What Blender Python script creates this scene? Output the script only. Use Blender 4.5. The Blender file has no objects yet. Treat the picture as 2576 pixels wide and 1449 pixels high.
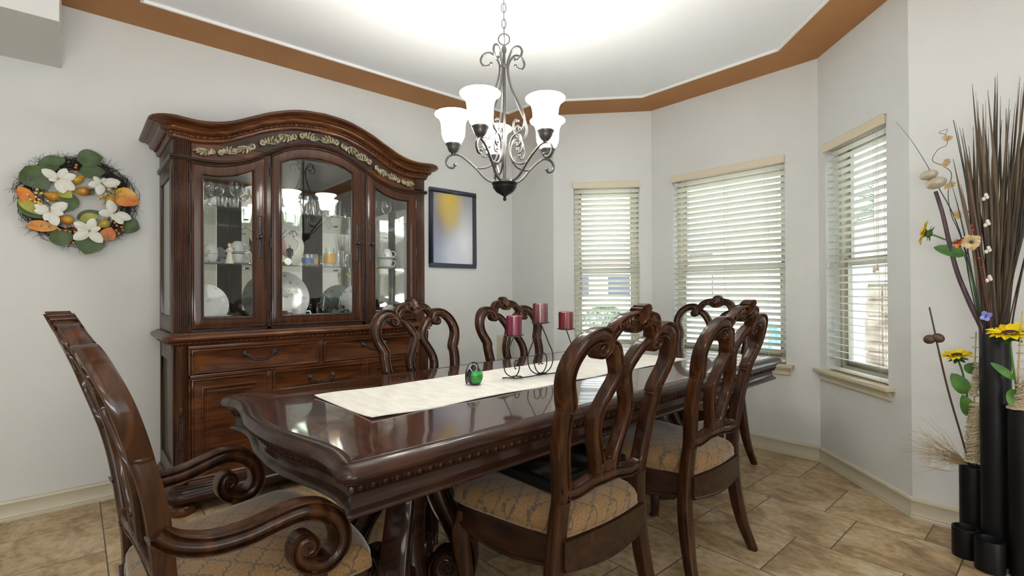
import bpy, bmesh, math, random
from math import sin, cos, pi, radians, sqrt
from mathutils import Vector, Matrix
random.seed(7)
SC = bpy.context.scene
COL = SC.collection
# ------------------------------------------------------------ camera
CAM_H = 1.172
_f = 1248.92
_psi, _pt, _ro = radians(48.5975), radians(0.3153), radians(-0.2971)
_F0 = Vector((-sin(_psi), cos(_psi), 0)); _R0 = Vector((cos(_psi), sin(_psi), 0)); _U0 = Vector((0, 0, 1))
_F = _F0*cos(_pt) + _U0*sin(_pt); _U2 = _U0*cos(_pt) - _F0*sin(_pt)
_R = _R0*cos(_ro) + _U2*sin(_ro); _U = _U2*cos(_ro) - _R0*sin(_ro)
cd = bpy.data.cameras.new('camera'); cam = bpy.data.objects.new('camera', cd); COL.objects.link(cam)
cd.sensor_width = 36.0; cd.sensor_fit = 'HORIZONTAL'; cd.lens = _f/2576*36.0
cd.clip_start = 0.02; cd.clip_end = 500
m4 = Matrix.Identity(4)
for i in range(3):
    m4[i][0] = _R[i]; m4[i][1] = _U[i]; m4[i][2] = -_F[i]
m4.translation = Vector((0, 0, CAM_H)); cam.matrix_world = m4
SC.camera = cam
SC.cycles.transparent_max_bounces = 40
# ------------------------------------------------------------ colour management
vs = SC.view_settings
vs.view_transform = 'Standard'; vs.look = 'None'; vs.exposure = 0.58; vs.gamma = 1.0; vs.use_curve_mapping = False
# ------------------------------------------------------------ world: bright hazy sky
W = bpy.data.worlds.new('sky'); SC.world = W; W.use_nodes = True
wn = W.node_tree.nodes; wl = W.node_tree.links
bg = wn['Background']; tc = wn.new('ShaderNodeTexCoord'); sx = wn.new('ShaderNodeSeparateXYZ'); rp = wn.new('ShaderNodeValToRGB')
wl.new(tc.outputs['Generated'], sx.inputs[0]); wl.new(sx.outputs['Z'], rp.inputs[0]); wl.new(rp.outputs[0], bg.inputs[0])
rp.color_ramp.elements[0].position = 0.0; rp.color_ramp.elements[0].color = (0.93, 0.96, 1.0, 1)
rp.color_ramp.elements[1].position = 0.6; rp.color_ramp.elements[1].color = (0.62, 0.78, 1.0, 1)
bg.inputs['Strength'].default_value = 3.6
# ------------------------------------------------------------ sun outside (high, lights the street; does not reach into the room)
sd = bpy.data.lights.new('sun', 'SUN'); sd.energy = 1.6; sd.angle = radians(0.6); sd.color = (1.0, 0.95, 0.86)
sun = bpy.data.objects.new('sun', sd); COL.objects.link(sun); sun.rotation_euler = (radians(38), 0, radians(-25))
def area(name, loc, target, sx_, sy_, power, color):
    ld = bpy.data.lights.new(name, 'AREA'); ld.shape = 'RECTANGLE'; ld.size = sx_; ld.size_y = sy_; ld.energy = power; ld.color = color
    lo = bpy.data.objects.new(name, ld); COL.objects.link(lo); lo.location = loc
    d = Vector(target) - Vector(loc); lo.rotation_euler = d.to_track_quat('-Z', 'Z').to_euler(); return lo
# large soft fill lights added behind the camera, out of view; no openings there
area('side_fill_light', (4.35, 0.2, 1.45), (0, 0.6, 1.2), 4.4, 2.3, 85, (0.97, 0.985, 1.0))
area('back_fill_light', (-2.3, -4.3, 1.7), (-1.0, 1.5, 1.4), 2.6, 1.8, 12, (1.0, 1.0, 1.0))  # added fill from the rear left, mainly for the bay walls
# upward panel added out of view beside the camera to brighten the ceiling
area('upward_fill_light', (0.45, -0.5, 1.0), (0.1, -0.1, 3.0), 1.0, 1.0, 50, (0.98, 0.99, 1.0))
area('overhead_fill_light', (2.2, -1.6, 2.70), (2.2, -1.6, 0), 1.6, 1.6, 40, (1.0, 0.95, 0.87))  # warm downward fill added out of view, with no fixture modelled
# ------------------------------------------------------------ tagging
def tag(o, label=None, cat=None, group=None, kind=None):
    if label: o['label'] = label
    if cat: o['category'] = cat
    if group: o['group'] = group
    if kind: o['kind'] = kind
    return o
def thing(name, label, cat, loc=(0, 0, 0), rz=0.0, group=None):
    o = bpy.data.objects.new(name, None); COL.objects.link(o)
    o.location = loc; o.rotation_euler = (0, 0, rz); o.empty_display_size = 0.1
    return tag(o, label, cat, group)
def kids(o): return [c for c in bpy.data.objects if c.parent == o]
def copy_tree(o, parent=None):
    ch = kids(o)
    c = o.copy(); COL.objects.link(c)
    if parent is not None:
        c.parent = parent; c.matrix_parent_inverse = o.matrix_parent_inverse.copy()
    for k in ch: copy_tree(k, c)
    return c
# ------------------------------------------------------------ mesh builder
def V(*a): return Vector(a)
class MB:
    def __init__(s): s.v = []; s.f = []
    def add(s, vs_, fs_):
        n = len(s.v); s.v += [Vector(p) for p in vs_]; s.f += [tuple(i+n for i in f) for f in fs_]; return n
    def box(s, x0, x1, y0, y1, z0, z1):
        P = [(x0,y0,z0),(x1,y0,z0),(x1,y1,z0),(x0,y1,z0),(x0,y0,z1),(x1,y0,z1),(x1,y1,z1),(x0,y1,z1)]
        s.add(P, [(0,3,2,1),(4,5,6,7),(0,1,5,4),(1,2,6,5),(2,3,7,6),(3,0,4,7)]); return s
    def grid(s, rings, closed=True, cap0=True, cap1=True):
        n = len(rings[0]); vs_ = [p for r in rings for p in r]; fs = []
        m = n if closed else n-1
        for i in range(len(rings)-1):
            for j in range(m):
                k = (j+1) % n
                fs.append((i*n+j, i*n+k, (i+1)*n+k, (i+1)*n+j))
        if closed and cap0: fs.append(tuple(range(n))[::-1])
        if closed and cap1: fs.append(tuple((len(rings)-1)*n+j for j in range(n)))
        s.add(vs_, fs); return s
    def ringgrid(s, rings):   # both directions closed
        n = len(rings[0]); m = len(rings); vs_ = [p for r in rings for p in r]; fs = []
        for i in range(m):
            for j in range(n):
                fs.append((i*n+j, i*n+(j+1) % n, ((i+1) % m)*n+(j+1) % n, ((i+1) % m)*n+j))
        s.add(vs_, fs); return s
    def lathe(s, prof, c=(0,0,0), seg=24, axis='z', cap0=False, cap1=False):
        rings = []
        for r, z in prof:
            ring = []
            for k in range(seg):
                a = 2*pi*k/seg; p = (r*cos(a), r*sin(a), z)
                if axis == 'x': p = (p[2], p[0], p[1])
                if axis == 'y': p = (p[1], p[2], p[0])
                ring.append((c[0]+p[0], c[1]+p[1], c[2]+p[2]))
            rings.append(ring)
        return s.grid(rings, True, cap0, cap1)
    def sphere(s, c, r, seg=12, rings=8, sc=(1,1,1), rot=None):
        rr = []
        for i in range(rings+1):
            t = pi*i/rings; ring = []
            for k in range(seg):
                a = 2*pi*k/seg; p = Vector((r*sc[0]*sin(t)*cos(a), r*sc[1]*sin(t)*sin(a), -r*sc[2]*cos(t)))
                if rot: p = rot @ p
                ring.append(Vector(c)+p)
            rr.append(ring)
        return s.grid(rr, True, False, False)
    def tube(s, pts, r, seg=8, closed=False, cap=True):
        pts = [Vector(p) for p in pts]; n = len(pts)
        rad = r if callable(r) else (lambda t: r)
        T = []
        for i in range(n):
            a = pts[(i-1) % n] if (closed or i > 0) else pts[i]; b = pts[(i+1) % n] if (closed or i < n-1) else pts[i]
            d = b-a; T.append(d.normalized() if d.length > 1e-9 else Vector((0,0,1)))
        ref = Vector((0,0,1)) if abs(T[0].z) < .9 else Vector((1,0,0))
        N = (ref - T[0]*ref.dot(T[0])).normalized(); rings = []
        for i in range(n):
            N = (N - T[i]*N.dot(T[i]))
            N = N.normalized() if N.length > 1e-6 else T[i].orthogonal().normalized()
            B = T[i].cross(N); q = rad(i/(n-1) if n > 1 else 0)
            rings.append([pts[i] + (N*cos(2*pi*k/seg)+B*sin(2*pi*k/seg))*q for k in range(seg)])
        if closed: return s.ringgrid(rings)
        return s.grid(rings, True, cap, cap)
    def sweep(s, pts, N, prof, w, t, cap=True):   # planar sweep: profile (b,n); b scaled by w(i), n by t(i); N constant plane normal
        pts = [Vector(p) for p in pts]; n = len(pts); N = Vector(N).normalized(); rings = []
        for i in range(n):
            d = (pts[min(i+1, n-1)] - pts[max(i-1, 0)]).normalized(); B = d.cross(N).normalized()
            u = i/(n-1); ww = w(u) if callable(w) else w; tt = t(u) if callable(t) else t
            rings.append([pts[i] + B*(b*ww) + N*(q*tt) for b, q in prof])
        return s.grid(rings, True, cap, cap)
    def prism(s, poly, h0, h1, axis='z'):
        def P(a, b, h):
            return (a, b, h) if axis == 'z' else ((h, a, b) if axis == 'x' else (a, h, b))
        n = len(poly); vs_ = [P(a, b, h0) for a, b in poly] + [P(a, b, h1) for a, b in poly]
        fs = [tuple(range(n))[::-1], tuple(range(n, 2*n))] + [(i, (i+1) % n, n+(i+1) % n, n+i) for i in range(n)]
        s.add(vs_, fs); return s
    def quad(s, a, b, c, d): s.add([a, b, c, d], [(0,1,2,3)]); return s
    def xf(s, fn, start=0):
        for i in range(start, len(s.v)): s.v[i] = Vector(fn(s.v[i]))
        return s
    def mat(s, M, start=0): return s.xf(lambda p: M @ p, start)
    def merge(s, o): s.add(o.v, o.f); return s
    def build(s, name, m, parent=None, label=None, smooth=35, bevel=0, kind=None, cat=None, group=None, loc=None, rz=None):
        me = bpy.data.meshes.new(name); me.from_pydata([tuple(p) for p in s.v], [], s.f)
        bm = bmesh.new(); bm.from_mesh(me)
        bmesh.ops.remove_doubles(bm, verts=bm.verts, dist=1e-6)
        bmesh.ops.recalc_face_normals(bm, faces=bm.faces)
        if bevel:
            ed = [e for e in bm.edges if e.is_manifold and e.calc_face_angle(0) > 0.6]
            bmesh.ops.bevel(bm, geom=ed, offset=bevel, segments=2, profile=0.6, affect='EDGES', clamp_overlap=True)
        bm.to_mesh(me); bm.free()
        if smooth:
            me.polygons.foreach_set('use_smooth', [True]*len(me.polygons)); me.set_sharp_from_angle(angle=radians(smooth))
        for mm in (m if isinstance(m, (list, tuple)) else [m]): me.materials.append(mm)
        o = bpy.data.objects.new(name, me); COL.objects.link(o)
        if parent is not None: o.parent = parent
        if loc: o.location = loc
        if rz: o.rotation_euler = (0, 0, rz)
        tag(o, label, cat, group, kind)
        return o
def cr(pts, k=6, closed=False):    # Catmull-Rom
    P = [Vector(p) for p in pts]; n = len(P); out = []
    rng = range(n) if closed else range(n-1)
    for i in rng:
        if closed: a, b, c, d = P[(i-1) % n], P[i], P[(i+1) % n], P[(i+2) % n]
        else: a, b, c, d = P[max(i-1, 0)], P[i], P[i+1], P[min(i+2, n-1)]
        for j in range(k):
            t = j/k
            out.append(0.5*((2*b)+(-a+c)*t+(2*a-5*b+4*c-d)*t*t+(-a+3*b-3*c+d)*t*t*t))
    if not closed: out.append(P[-1])
    return out
def lin(xs, ys):
    def g(x):
        if x <= xs[0]: return ys[0]
        for i in range(len(xs)-1):
            if x <= xs[i+1]:
                t = (x-xs[i])/(xs[i+1]-xs[i]); return ys[i]+(ys[i+1]-ys[i])*t
        return ys[-1]
    return g
def sm(xs, ys):      # smooth interpolation through points (cosine-free hermite)
    def g(x):
        if x <= xs[0]: return ys[0]
        if x >= xs[-1]: return ys[-1]
        n = len(xs)
        for i in range(n-1):
            if x <= xs[i+1]:
                h = xs[i+1]-xs[i]; t = (x-xs[i])/h
                m0 = (ys[i+1]-ys[max(i-1,0)])/(xs[i+1]-xs[max(i-1,0)]); m1 = (ys[min(i+2,n-1)]-ys[i])/(xs[min(i+2,n-1)]-xs[i])
                return ys[i]*(2*t**3-3*t*t+1)+m0*h*(t**3-2*t*t+t)+ys[i+1]*(-2*t**3+3*t*t)+m1*h*(t**3-t*t)
    return g
# ------------------------------------------------------------ materials
def sset(b, **kw):
    for k, v in kw.items():
        k = k.replace('_', ' ')
        if k in b.inputs: b.inputs[k].default_value = v
def mat(name, col, rough=0.5, metal=0.0, **kw):
    m = bpy.data.materials.new(name); m.use_nodes = True; b = m.node_tree.nodes['Principled BSDF']
    b.inputs['Base Color'].default_value = (*col, 1); b.inputs['Roughness'].default_value = rough; b.inputs['Metallic'].default_value = metal
    for k, v in kw.items():
        b.inputs[k.replace('_', ' ')].default_value = v
    return m
def nodes(m): return m.node_tree.nodes, m.node_tree.links, m.node_tree.nodes['Principled BSDF']
def noise_mat(name, stops, scale=(1,1,1), nscale=5, detail=6, rough=0.5, distort=0.0, bump=0.0, bscale=60, coord='Object', **kw):
    m = mat(name, stops[0][1], rough, **kw); n, l, b = nodes(m)
    tcn = n.new('ShaderNodeTexCoord'); mp = n.new('ShaderNodeMapping'); mp.inputs['Scale'].default_value = scale
    nz = n.new('ShaderNodeTexNoise'); nz.inputs['Scale'].default_value = nscale; nz.inputs['Detail'].default_value = detail; nz.inputs['Distortion'].default_value = distort
    r = n.new('ShaderNodeValToRGB')
    l.new(tcn.outputs[coord], mp.inputs[0]); l.new(mp.outputs[0], nz.inputs['Vector']); l.new(nz.outputs['Fac'], r.inputs[0]); l.new(r.outputs[0], b.inputs['Base Color'])
    e = r.color_ramp.elements
    e[0].position = stops[0][0]; e[0].color = (*stops[0][1], 1); e[1].position = stops[-1][0]; e[1].color = (*stops[-1][1], 1)
    for p, c in stops[1:-1]:
        q = e.new(p); q.color = (*c, 1)
    if bump:
        nb = n.new('ShaderNodeTexNoise'); nb.inputs['Scale'].default_value = bscale; nb.inputs['Detail'].default_value = 3
        l.new(tcn.outputs[coord], nb.inputs['Vector'])
        bp = n.new('ShaderNodeBump'); bp.inputs['Strength'].default_value = bump; bp.inputs['Distance'].default_value = 0.004
        l.new(nb.outputs['Fac'], bp.inputs['Height']); l.new(bp.outputs[0], b.inputs['Normal'])
    return m
def wood(name, dark, mid, light, axis=2, rough=0.4, coat=0.42, cr_=0.10):
    sc = [9.0, 9.0, 9.0]; sc[axis] = 1.1
    m = noise_mat(name, [(0.28, dark), (0.5, mid), (0.75, light)], scale=sc, nscale=3.2, detail=8, rough=rough, distort=0.9)
    n, l, b = nodes(m)
    b.inputs['Coat Weight'].default_value = coat; b.inputs['Coat Roughness'].default_value = cr_; b.inputs['Coat IOR'].default_value = 1.5; b.inputs['Specular IOR Level'].default_value = 0.15
    return m
M = {}
M['chair_wood'] = wood('chair_wood', (0.0085,0.0032,0.0015), (0.034,0.0115,0.0040), (0.090,0.031,0.009), 2, cr_=0.10)
M['chair_wood_h'] = wood('chair_wood_h', (0.0090,0.0037,0.0022), (0.0250,0.0095,0.0045), (0.0500,0.0190,0.0075), 0, cr_=0.10)
M['table_wood'] = wood('table_wood', (0.0096,0.0042,0.0027), (0.0270,0.0102,0.0054), (0.0510,0.0192,0.0090), 1, cr_=0.10)
M['cab_wood'] = wood('cabinet_wood', (0.022,0.0068,0.0022), (0.078,0.024,0.0065), (0.155,0.048,0.012), 1, cr_=0.10)
M['cab_wood_v'] = wood('cabinet_wood_vertical', (0.0168,0.0054,0.0027), (0.0450,0.0144,0.0054), (0.0780,0.0252,0.0084), 2, cr_=0.10)
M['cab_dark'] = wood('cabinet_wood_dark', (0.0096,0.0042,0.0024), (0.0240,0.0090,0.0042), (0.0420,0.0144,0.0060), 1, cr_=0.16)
M['side_wood'] = wood('cabinet_side_wood', (0.0440,0.0304,0.0176), (0.0680,0.0480,0.0272), (0.0880,0.0624,0.0360), 2, rough=0.45, coat=0.3)
def tabletop_mat():
    m = mat('table_top_veneer', (0.05,0.018,0.01), 0.22); n, l, b = nodes(m)
    tcn = n.new('ShaderNodeTexCoord'); mp = n.new('ShaderNodeMapping'); mp.inputs['Scale'].default_value = (1.1, 9, 1)
    l.new(tcn.outputs['Object'], mp.inputs[0])
    nz = n.new('ShaderNodeTexNoise'); nz.inputs['Scale'].default_value = 3; nz.inputs['Detail'].default_value = 8; nz.inputs['Distortion'].default_value = 1.2
    l.new(mp.outputs[0], nz.inputs['Vector'])
    wv = n.new('ShaderNodeTexNoise'); wv.inputs['Scale'].default_value = 2.2; wv.inputs['Detail'].default_value = 3; l.new(tcn.outputs['Object'], wv.inputs['Vector'])
    mx = n.new('ShaderNodeMath'); mx.operation = 'MULTIPLY_ADD'; mx.inputs[1].default_value = 0.55; l.new(nz.outputs['Fac'], mx.inputs[0]); 
    m2 = n.new('ShaderNodeMath'); m2.operation = 'MULTIPLY'; m2.inputs[1].default_value = 0.45; l.new(wv.outputs['Fac'], m2.inputs[0]); l.new(m2.outputs[0], mx.inputs[2])
    r = n.new('ShaderNodeValToRGB'); e = r.color_ramp.elements
    e[0].position = .36; e[0].color = (0.020,0.0065,0.0045,1); e[1].position = .64; e[1].color = (0.095,0.030,0.014,1); q = e.new(.5); q.color = (0.048,0.015,0.008,1)
    l.new(mx.outputs[0], r.inputs[0]); l.new(r.outputs[0], b.inputs['Base Color'])
    # fine open grain felt in the lacquer
    g = n.new('ShaderNodeTexWave'); g.wave_type = 'RINGS'; g.inputs['Scale'].default_value = 9; g.inputs['Distortion'].default_value = 14; g.inputs['Detail'].default_value = 3; g.inputs['Detail Scale'].default_value = 1.4
    l.new(mp.outputs[0], g.inputs['Vector'])
    bp = n.new('ShaderNodeBump'); bp.inputs['Strength'].default_value = 0.03; bp.inputs['Distance'].default_value = 0.001
    l.new(g.outputs['Fac'], bp.inputs['Height']); l.new(bp.outputs[0], b.inputs['Normal'])
    b.inputs['Coat Weight'].default_value = 1; b.inputs['Coat Roughness'].default_value = 0.05; b.inputs['Coat IOR'].default_value = 1.85; b.inputs['Specular IOR Level'].default_value = .2
    return m
M['table_top'] = tabletop_mat()
M['wall'] = noise_mat('wall_paint', [(0.3,(0.630,0.645,0.625)),(0.7,(0.650,0.665,0.645))], nscale=1.5, detail=2, rough=0.75, bump=0.22, bscale=110)
M['ceil'] = noise_mat('ceiling_paint', [(0.3,(0.83,0.855,0.87)),(0.7,(0.85,0.875,0.89))], nscale=1.5, rough=0.9)
M['bronze'] = noise_mat('bronze_paint', [(0.3,(0.37,0.165,0.048)),(0.7,(0.43,0.20,0.062))], nscale=2.5, rough=0.6, bump=0.1, metal=0.0)
M['trim'] = mat('cream_trim_paint', (0.56,0.52,0.40), 0.4)
M['sill'] = mat('cream_sill_paint', (0.62,0.56,0.40), 0.35)
M['white'] = mat('white_paint', (0.8,0.8,0.78), 0.5)
M['vinyl'] = mat('window_vinyl', (0.55,0.52,0.42), 0.4)
M['black_metal'] = mat('black_iron', (0.018,0.017,0.017), 0.38, 0.6)
M['pewter'] = mat('pewter_metal', (0.055,0.052,0.050), 0.30, 0.85)
M['nickel'] = mat('brushed_bronze', (0.115,0.112,0.110), 0.36, 0.9)
M['antique'] = noise_mat('antique_gold_leaf', [(0.35,(0.10,0.085,0.05)),(0.6,(0.34,0.31,0.20))], nscale=60, rough=0.45, metal=0.35)
M['black'] = mat('matte_black_lacquer', (0.006,0.006,0.007), 0.40, Specular_IOR_Level=0.25)
M['china'] = mat('white_china', (0.80,0.81,0.80), 0.12, Coat_Weight=0.5)
M['slat'] = mat('blind_slat_cream', (0.78,0.76,0.64), 0.45)
M['valance'] = mat('blind_valance', (0.66,0.59,0.44), 0.45)
M['cord'] = mat('blind_cord', (0.6,0.57,0.45), 0.8)
M['mirror'] = mat('mirror_back', (0.80,0.82,0.80), 0.03, 1.0)
def glass_mat(name, tint=(1,1,1), refl=0.9, edge=0.15, solid=False):
    m = bpy.data.materials.new(name); m.use_nodes = True; n = m.node_tree.nodes; l = m.node_tree.links; n.remove(n['Principled BSDF'])
    out = n['Material Output']; tr = n.new('ShaderNodeBsdfTransparent'); tr.inputs[0].default_value = (*tint, 1)
    gl = n.new('ShaderNodeBsdfGlossy'); gl.inputs['Roughness'].default_value = 0.01; gl.inputs['Color'].default_value = (refl, refl, refl, 1)
    lw = n.new('ShaderNodeLayerWeight'); lw.inputs['Blend'].default_value = edge; mx = n.new('ShaderNodeMixShader')
    ma = n.new('ShaderNodeMath'); ma.operation = 'MULTIPLY_ADD'; ma.inputs[1].default_value = 0.9; ma.inputs[2].default_value = 0.035; l.new(lw.outputs['Facing'], ma.inputs[0]); l.new(ma.outputs[0], mx.inputs[0]); l.new(tr.outputs[0], mx.inputs[1]); l.new(gl.outputs[0], mx.inputs[2]); l.new(mx.outputs[0], out.inputs[0])
    return m
M['pane'] = glass_mat('window_glass', (0.97,0.985,0.98))
M['door_glass'] = glass_mat('cabinet_door_glass', (0.96,0.97,0.96), edge=0.22)
M['crystal'] = glass_mat('crystal_glass', (0.97,0.98,0.98), 1.0, 0.22)
M['shelf_glass'] = glass_mat('shelf_glass', (0.80,0.90,0.86), 0.9, 0.3)
M['teal_glass'] = glass_mat('teal_mason_glass', (0.35,0.72,0.72), 0.9, 0.3)
def floor_mat():
    m = mat('travertine_tile', (0.35,0.25,0.14), 0.38); n, l, b = nodes(m)
    s = 0.4086
    g = n.new('ShaderNodeNewGeometry'); mp = n.new('ShaderNodeMapping'); mp.vector_type = 'POINT'
    mp.inputs['Location'].default_value = (0.881+40*s, -2.5588+40*s, 0)
    l.new(g.outputs['Position'], mp.inputs[0])
    bk = n.new('ShaderNodeTexBrick'); bk.offset = 0.65; bk.offset_frequency = 2; bk.squash = 1.0
    bk.inputs['Scale'].default_value = 1.0; bk.inputs['Mortar Size'].default_value = 0.0028; bk.inputs['Mortar Smooth'].default_value = 0.1
    bk.inputs['Brick Width'].default_value = s; bk.inputs['Row Height'].default_value = s; bk.inputs['Bias'].default_value = 0.0
    bk.inputs['Color1'].default_value = (0,0,0,1); bk.inputs['Color2'].default_value = (1,1,1,1); bk.inputs['Mortar'].default_value = (0.5,0.5,0.5,1)
    l.new(mp.outputs[0], bk.inputs['Vector'])
    # per-tile offset of the stone pattern
    cmb = n.new('ShaderNodeVectorMath'); cmb.operation = 'MULTIPLY_ADD'; cmb.inputs[1].default_value = (13.0, 7.0, 5.0)
    l.new(bk.outputs['Color'], cmb.inputs[0]); mp2 = n.new('ShaderNodeMapping'); mp2.inputs['Scale'].default_value = (1.0, 1.45, 1); l.new(g.outputs['Position'], mp2.inputs[0]); l.new(mp2.outputs[0], cmb.inputs[2])
    n1 = n.new('ShaderNodeTexNoise'); n1.inputs['Scale'].default_value = 3.9; n1.inputs['Detail'].default_value = 9; n1.inputs['Roughness'].default_value = 0.70; n1.inputs['Distortion'].default_value = 0.6
    l.new(cmb.outputs[0], n1.inputs['Vector'])
    r = n.new('ShaderNodeValToRGB'); e = r.color_ramp.elements
    e[0].position = .34; e[0].color = (0.245,0.155,0.078,1); e[1].position = .66; e[1].color = (0.62,0.52,0.355,1); q = e.new(.5); q.color = (0.47,0.345,0.19,1)
    l.new(n1.outputs['Fac'], r.inputs[0])
    n2 = n.new('ShaderNodeTexNoise'); n2.inputs['Scale'].default_value = 26; n2.inputs['Detail'].default_value = 6; l.new(cmb.outputs[0], n2.inputs['Vector'])
    r2 = n.new('ShaderNodeValToRGB'); r2.color_ramp.elements[0].position = .33; r2.color_ramp.elements[0].color = (0.72,0.66,0.60,1); r2.color_ramp.elements[1].position = .58; r2.color_ramp.elements[1].color = (1,1,1,1); l.new(n2.outputs['Fac'], r2.inputs[0])
    ml = n.new('ShaderNodeMix'); ml.data_type = 'RGBA'; ml.blend_type = 'MULTIPLY'; ml.inputs[0].default_value = 1
    l.new(r.outputs[0], ml.inputs[6]); l.new(r2.outputs[0], ml.inputs[7])
    mm = n.new('ShaderNodeMix'); mm.data_type = 'RGBA'; l.new(bk.outputs['Fac'], mm.inputs[0]); l.new(ml.outputs[2], mm.inputs[6]); mm.inputs[7].default_value = (0.085,0.065,0.045,1)
    l.new(mm.outputs[2], b.inputs['Base Color'])
    iv = n.new('ShaderNodeMath'); iv.operation = 'MULTIPLY_ADD'; iv.inputs[1].default_value = -1; iv.inputs[2].default_value = 1; l.new(bk.outputs['Fac'], iv.inputs[0])
    ad = n.new('ShaderNodeMath'); ad.operation = 'MULTIPLY_ADD'; ad.inputs[1].default_value = 0.12; l.new(n2.outputs['Fac'], ad.inputs[0]); l.new(iv.outputs[0], ad.inputs[2])
    bp = n.new('ShaderNodeBump'); bp.inputs['Strength'].default_value = 0.5; bp.inputs['Distance'].default_value = 0.003; l.new(ad.outputs[0], bp.inputs['Height']); l.new(bp.outputs[0], b.inputs['Normal'])
    return m
M['floor'] = floor_mat()
def fabric_mat():
    m = mat('gold_chenille_with_scroll_lattice', (0.35,0.22,0.09), 0.85, Sheen_Weight=0.5, Sheen_Roughness=0.4); n, l, b = nodes(m)
    tcn = n.new('ShaderNodeTexCoord'); sp = n.new('ShaderNodeSeparateXYZ')
    # scrolling wobble
    nz = n.new('ShaderNodeTexNoise'); nz.inputs['Scale'].default_value = 34; nz.inputs['Detail'].default_value = 1
    l.new(tcn.outputs['Object'], nz.inputs['Vector'])
    vs_ = n.new('ShaderNodeVectorMath'); vs_.operation = 'SUBTRACT'; vs_.inputs[1].default_value = (0.5,0.5,0.5); l.new(nz.outputs['Color'], vs_.inputs[0])
    va = n.new('ShaderNodeVectorMath'); va.operation = 'MULTIPLY_ADD'; va.inputs[1].default_value = (0.013,0.013,0.0); l.new(vs_.outputs[0], va.inputs[0]); l.new(tcn.outputs['Object'], va.inputs[2])
    l.new(va.outputs[0], sp.inputs[0])
    def mth(op, a, b_=None, c=None):
        q = n.new('ShaderNodeMath'); q.operation = op
        for i, x in enumerate((a, b_, c)):
            if x is None: continue
            if isinstance(x, (int, float)): q.inputs[i].default_value = x
            else: l.new(x, q.inputs[i])
        return q.outputs[0]
    P = 0.078
    out = None
    for ax, ay in ((1.0, 0.82), (1.0, -0.82)):
        u = mth('ADD', mth('ADD', mth('MULTIPLY', sp.outputs[0], ax/P), mth('MULTIPLY', sp.outputs[1], ay/P)), mth('MULTIPLY', sp.outputs[2], 0.75*ay/P))
        # add small loops along the line
        v = mth('ADD', mth('MULTIPLY', sp.outputs[0], ax/P), mth('MULTIPLY', sp.outputs[1], -ay/P))
        u = mth('ADD', u, mth('MULTIPLY', mth('SINE', mth('MULTIPLY', v, 2*pi*3.5)), 0.05))
        fr = mth('ABSOLUTE', mth('SUBTRACT', mth('FRACT', mth('ADD', u, 100.0)), 0.5))
        ln = mth('LESS_THAN', fr, 0.040)
        out = ln if out is None else mth('MAXIMUM', out, ln)
    n3 = n.new('ShaderNodeTexNoise'); n3.inputs['Scale'].default_value = 260; n3.inputs['Detail'].default_value = 2; l.new(tcn.outputs['Object'], n3.inputs['Vector'])
    r = n.new('ShaderNodeValToRGB'); r.color_ramp.elements[0].position = .3; r.color_ramp.elements[0].color = (0.15,0.080,0.027,1); r.color_ramp.elements[1].position = .7; r.color_ramp.elements[1].color = (0.27,0.160,0.062,1); l.new(n3.outputs['Fac'], r.inputs[0])
    mm = n.new('ShaderNodeMix'); mm.data_type = 'RGBA'; l.new(mth('MULTIPLY', out, 0.85), mm.inputs[0]); l.new(r.outputs[0], mm.inputs[6]); mm.inputs[7].default_value = (0.055,0.047,0.038,1)
    l.new(mm.outputs[2], b.inputs['Base Color'])
    bp = n.new('ShaderNodeBump'); bp.inputs['Strength'].default_value = 0.5; bp.inputs['Distance'].default_value = 0.0015; l.new(n3.outputs['Fac'], bp.inputs['Height']); l.new(bp.outputs[0], b.inputs['Normal'])
    return m
M['fabric'] = fabric_mat()
# carved member profile: beaded edges, groove, raised middle (both faces)
CARVE = [(-1,.35),(-1,.75),(-.90,.98),(-.78,.92),(-.70,.50),(-.58,.64),(-.3,.95),(0,1.02),(.3,.95),(.58,.64),(.70,.50),(.78,.92),(.90,.98),(1,.75),(1,.35),
         (1,-.35),(1,-.75),(.90,-.98),(.78,-.92),(.70,-.50),(.58,-.64),(.3,-.95),(0,-1.02),(-.3,-.95),(-.58,-.64),(-.70,-.50),(-.78,-.92),(-.90,-.98),(-1,-.75),(-1,-.35)]
ROUND = [(cos(2*pi*k/12), sin(2*pi*k/12)) for k in range(12)]
RRECT = [(-1,-.7),(-.88,-.92),(-.7,-1),(.7,-1),(.88,-.92),(1,-.7),(1,.7),(.88,.92),(.7,1),(-.7,1),(-.88,.92),(-1,.7)]
# ============================================================ ROOM
XL = -3.645; YR = 3.218; HC = 2.743
RP = [(XL,-4.4),(XL,YR),(-3.084,YR),(-2.45,3.797),(-1.15,3.797),(-0.5585,YR),(4.5,YR),(4.5,-4.4)]
def st(o): o['kind'] = 'structure'; return o
def inset(path, d, closed=False):
    n = len(path); out = []
    for i in range(n):
        p = Vector(path[i]).to_2d()
        a = Vector(path[i-1]).to_2d() if (i > 0 or closed) else None
        b = Vector(path[(i+1) % n]).to_2d() if (i < n-1 or closed) else None
        ns = []
        if a is not None: e = (p-a).normalized(); ns.append(Vector((e.y, -e.x)))
        if b is not None: e = (b-p).normalized(); ns.append(Vector((e.y, -e.x)))
        m = sum(ns, Vector((0,0))).normalized(); k = d/max(0.2, m.dot(ns[0])); out.append((p.x+m.x*k, p.y+m.y*k))
    return out
# floor
st(MB().box(-3.9, 4.7, -4.6, 4.0, -0.12, 0.0).build('floor', M['floor'], smooth=0))
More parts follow.
